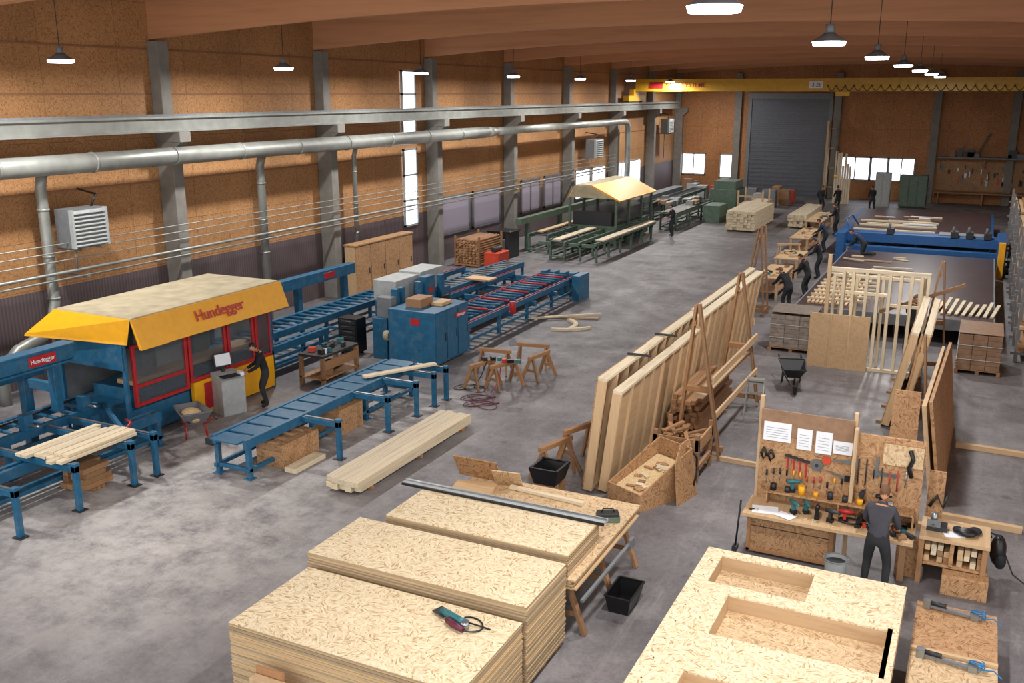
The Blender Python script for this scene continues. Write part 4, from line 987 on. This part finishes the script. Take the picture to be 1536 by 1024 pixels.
def tbench(x0,x1,y0,y1,h=.85):
    c=O('timber_workbench');c.box(x0,x1,y0,y1,h-.05,h,'pineY')
    for x in (x0+.08,x1-.08):
        for y in (y0+.08,y1-.08): c.box(x-.05,x+.05,y-.05,y+.05,0,h-.05,'pineZ')
    c.box(x0+.05,x1-.05,y0+.1,y1-.1,.25,.29,'oldY')
    for i in range(10): c.cb((U(x0+.15,x1-.15),U(y0+.3,y1-.3),h+.04),(U(.1,.6),U(.06,.12),U(.04,.09)),random.choice(['paleX','pineX','dark','oldX','pineY','teal']),rz=U(0,3))
    c.done(.005)
tbench(-7.3,-6.4,35.6,38.6);tbench(-7.5,-6.5,40.2,42.6);tbench(-8.0,-7.1,46.4,50.2);tbench(-8.4,-7.5,53.0,57.5)
for x,y in ((-7.6,44.2),(-6.9,31.2)): sawhorse(x,y,.6,1.1,.9,'pine')
lumber('timber_stack',-9.8,-8.8,56,62,.1,.8,6,4,'Y','pale',.3)
c=O('upright_boards')
for i in range(7): c.box(-9.4+i*.16,-9.26+i*.16,70.4,70.5,0,U(2.6,3.8),'paleZ')
c.box(-10.45,-10.3,72.6,73.5,0,5.6,'pineZ')
for i in range(4): c.box(-10.45,-9.9,73.3,73.5,.8+i*1.4,.9+i*1.4,'pineX')
c.done()
person(-5.75,33.8,.9,lean=.75,head=.3,arms={'R':(.15,.62,.92),'L':(-.2,.6,.92)},jacket='jackK',hair='hairB')
person(-5.55,36.6,1.3,lean=.5,head=.3,arms={'R':(.1,.5,.95),'L':(-.2,.5,.95)},jacket='jackK')
person(-5.75,40.8,1.5,lean=.35,head=.4,arms={'R':(.1,.45,.98),'L':(-.2,.45,.98)},jacket='jackK')
person(-4.3,42.6,1.4,lean=.95,head=.1,drop=.42,z=.86,arms={'R':(.2,.62,.12),'L':(-.2,.62,.12)},legs={'ankR':(.12,-.42,.1),'ankL':(-.12,-.42,.1),'knR':(.13,-.02,.07),'knL':(-.13,-.02,.07),'toeR':(.13,-.56,.05),'toeL':(-.13,-.56,.05)},jacket='jackB')
person(-6.55,47.8,1.5,lean=.55,head=.3,arms={'R':(.15,.55,.92),'L':(-.2,.55,.92)},jacket='jackB')
person(-6.9,54.3,1.3,lean=.25,head=.3,arms={'R':(.15,.4,1.0),'L':(-.2,.4,1.0)},jacket='jackK')
person(-9.3,64.6,-.6,lean=.05,jacket='jackK',hair='hairB');person(-8.3,64.9,.7,lean=.08,arms={'R':(.1,.35,1.05),'L':(-.1,.35,1.05)},jacket='jackK')
person(-6.3,66.0,.4,lean=.35,head=.3,arms={'R':(.1,.4,.95),'L':(-.1,.4,.95)},jacket='jackK',hair='hairD')
person(-1.45,30.0,-.3,lean=.2,head=.4,arms={'R':(.1,.4,1.0),'L':(-.1,.4,1.0)},jacket='jackK',hair='hairB')
c=O('locker_cabinet');c.box(-5.0,-3.3,69.5,70.4,.1,2.2,'green')
for i in range(3): c.box(-4.95+i*.56,-4.45+i*.56,69.46,69.5,.15,2.15,'green')
c.box(-4.9,-3.4,69.6,70.3,0,.1,'dark');c.done(.01)
c=O('white_locker');c.box(-6.6,-5.6,69.8,70.4,0,2.3,'grey');c.box(-6.55,-6.12,69.77,69.8,.1,2.25,'grey');c.box(-6.08,-5.65,69.77,69.8,.1,2.25,'grey');c.done(.01)
c=O('wall_shelf');c.box(-3.0,4.5,YF-.9,YF-.02,3.15,3.25,'mid')
for x in (-2.8,0,3): c.bar((x,YF-.05,2.4),(x,YF-.85,3.15),.06,.06,'mid')
for i in range(10): a=U(-2.8,3);c.box(a,a+U(.2,.7),YF-.7,YF-.3,3.25,3.25+U(.2,.6),random.choice(['dark','black','mid','oldX']))
c.bar((-2.0,YF-.5,3.3),(-1.0,YF-.5,4.6),.05,.05,'mid');c.bar((-.6,YF-.5,3.4),(.1,YF-.5,4.9),.3,.1,'black');c.done()
c=O('tool_wall_board');c.box(-3.0,3.5,YF-.08,YF-.02,.9,2.9,'osbY')
for i in range(46):
    x=U(-2.8,3.2);z=U(1.4,2.7);c.box(x,x+U(.05,.15),YF-.14,YF-.08,z-U(.1,.45),z,random.choice(['dark','black','mid','orange','steel']))
c.box(-3.0,3.5,YF-1.0,YF-.1,.75,.85,'oldX')
for x in (-2.8,0,3.2): c.box(x,x+.1,YF-.9,YF-.2,0,.75,'oldZ')
c.done()
for k_,(ya,yb) in enumerate(((30.0,34.5),(35,40),(40.5,46),(47,53))):
    c=O('timber_storage_rack')
    for y in (ya+.2,(ya+yb)/2,yb-.2):
        c.box(1.35,1.45,y-.06,y+.06,0,3.0,'mid');c.box(3.0,3.1,y-.06,y+.06,0,3.0,'mid')
        for z in (.3,1.0,1.7,2.4): c.box(1.25,3.1,y-.05,y+.05,z-.08,z,'mid')
    for z in (.3,1.0,1.7,2.4):
        for i in range(8):
            for j in range(random.choice([1,2,3])): c.box(1.4+i*.2,1.58+i*.2,ya+U(-.2,.2),yb+U(-.2,.2),z+.005+j*.1,z+.095+j*.1,random.choice(['pineY','oldY','oldY']))
    c.done()

# ---------------------------------------------------------------- camera
cd=bpy.data.cameras.new('camera');cam=bpy.data.objects.new('camera',cd);sc.collection.objects.link(cam)
cam.location=(0,0,7.5);cam.rotation_euler=(math.pi/2-math.atan(372/1428),0,math.radians(26.1))
cd.sensor_width=36;cd.lens=1428/1536*36;cd.clip_end=300;cd.clip_start=.1
sc.camera=cam
sc.view_settings.view_transform='Standard'
sc.view_settings.exposure=0
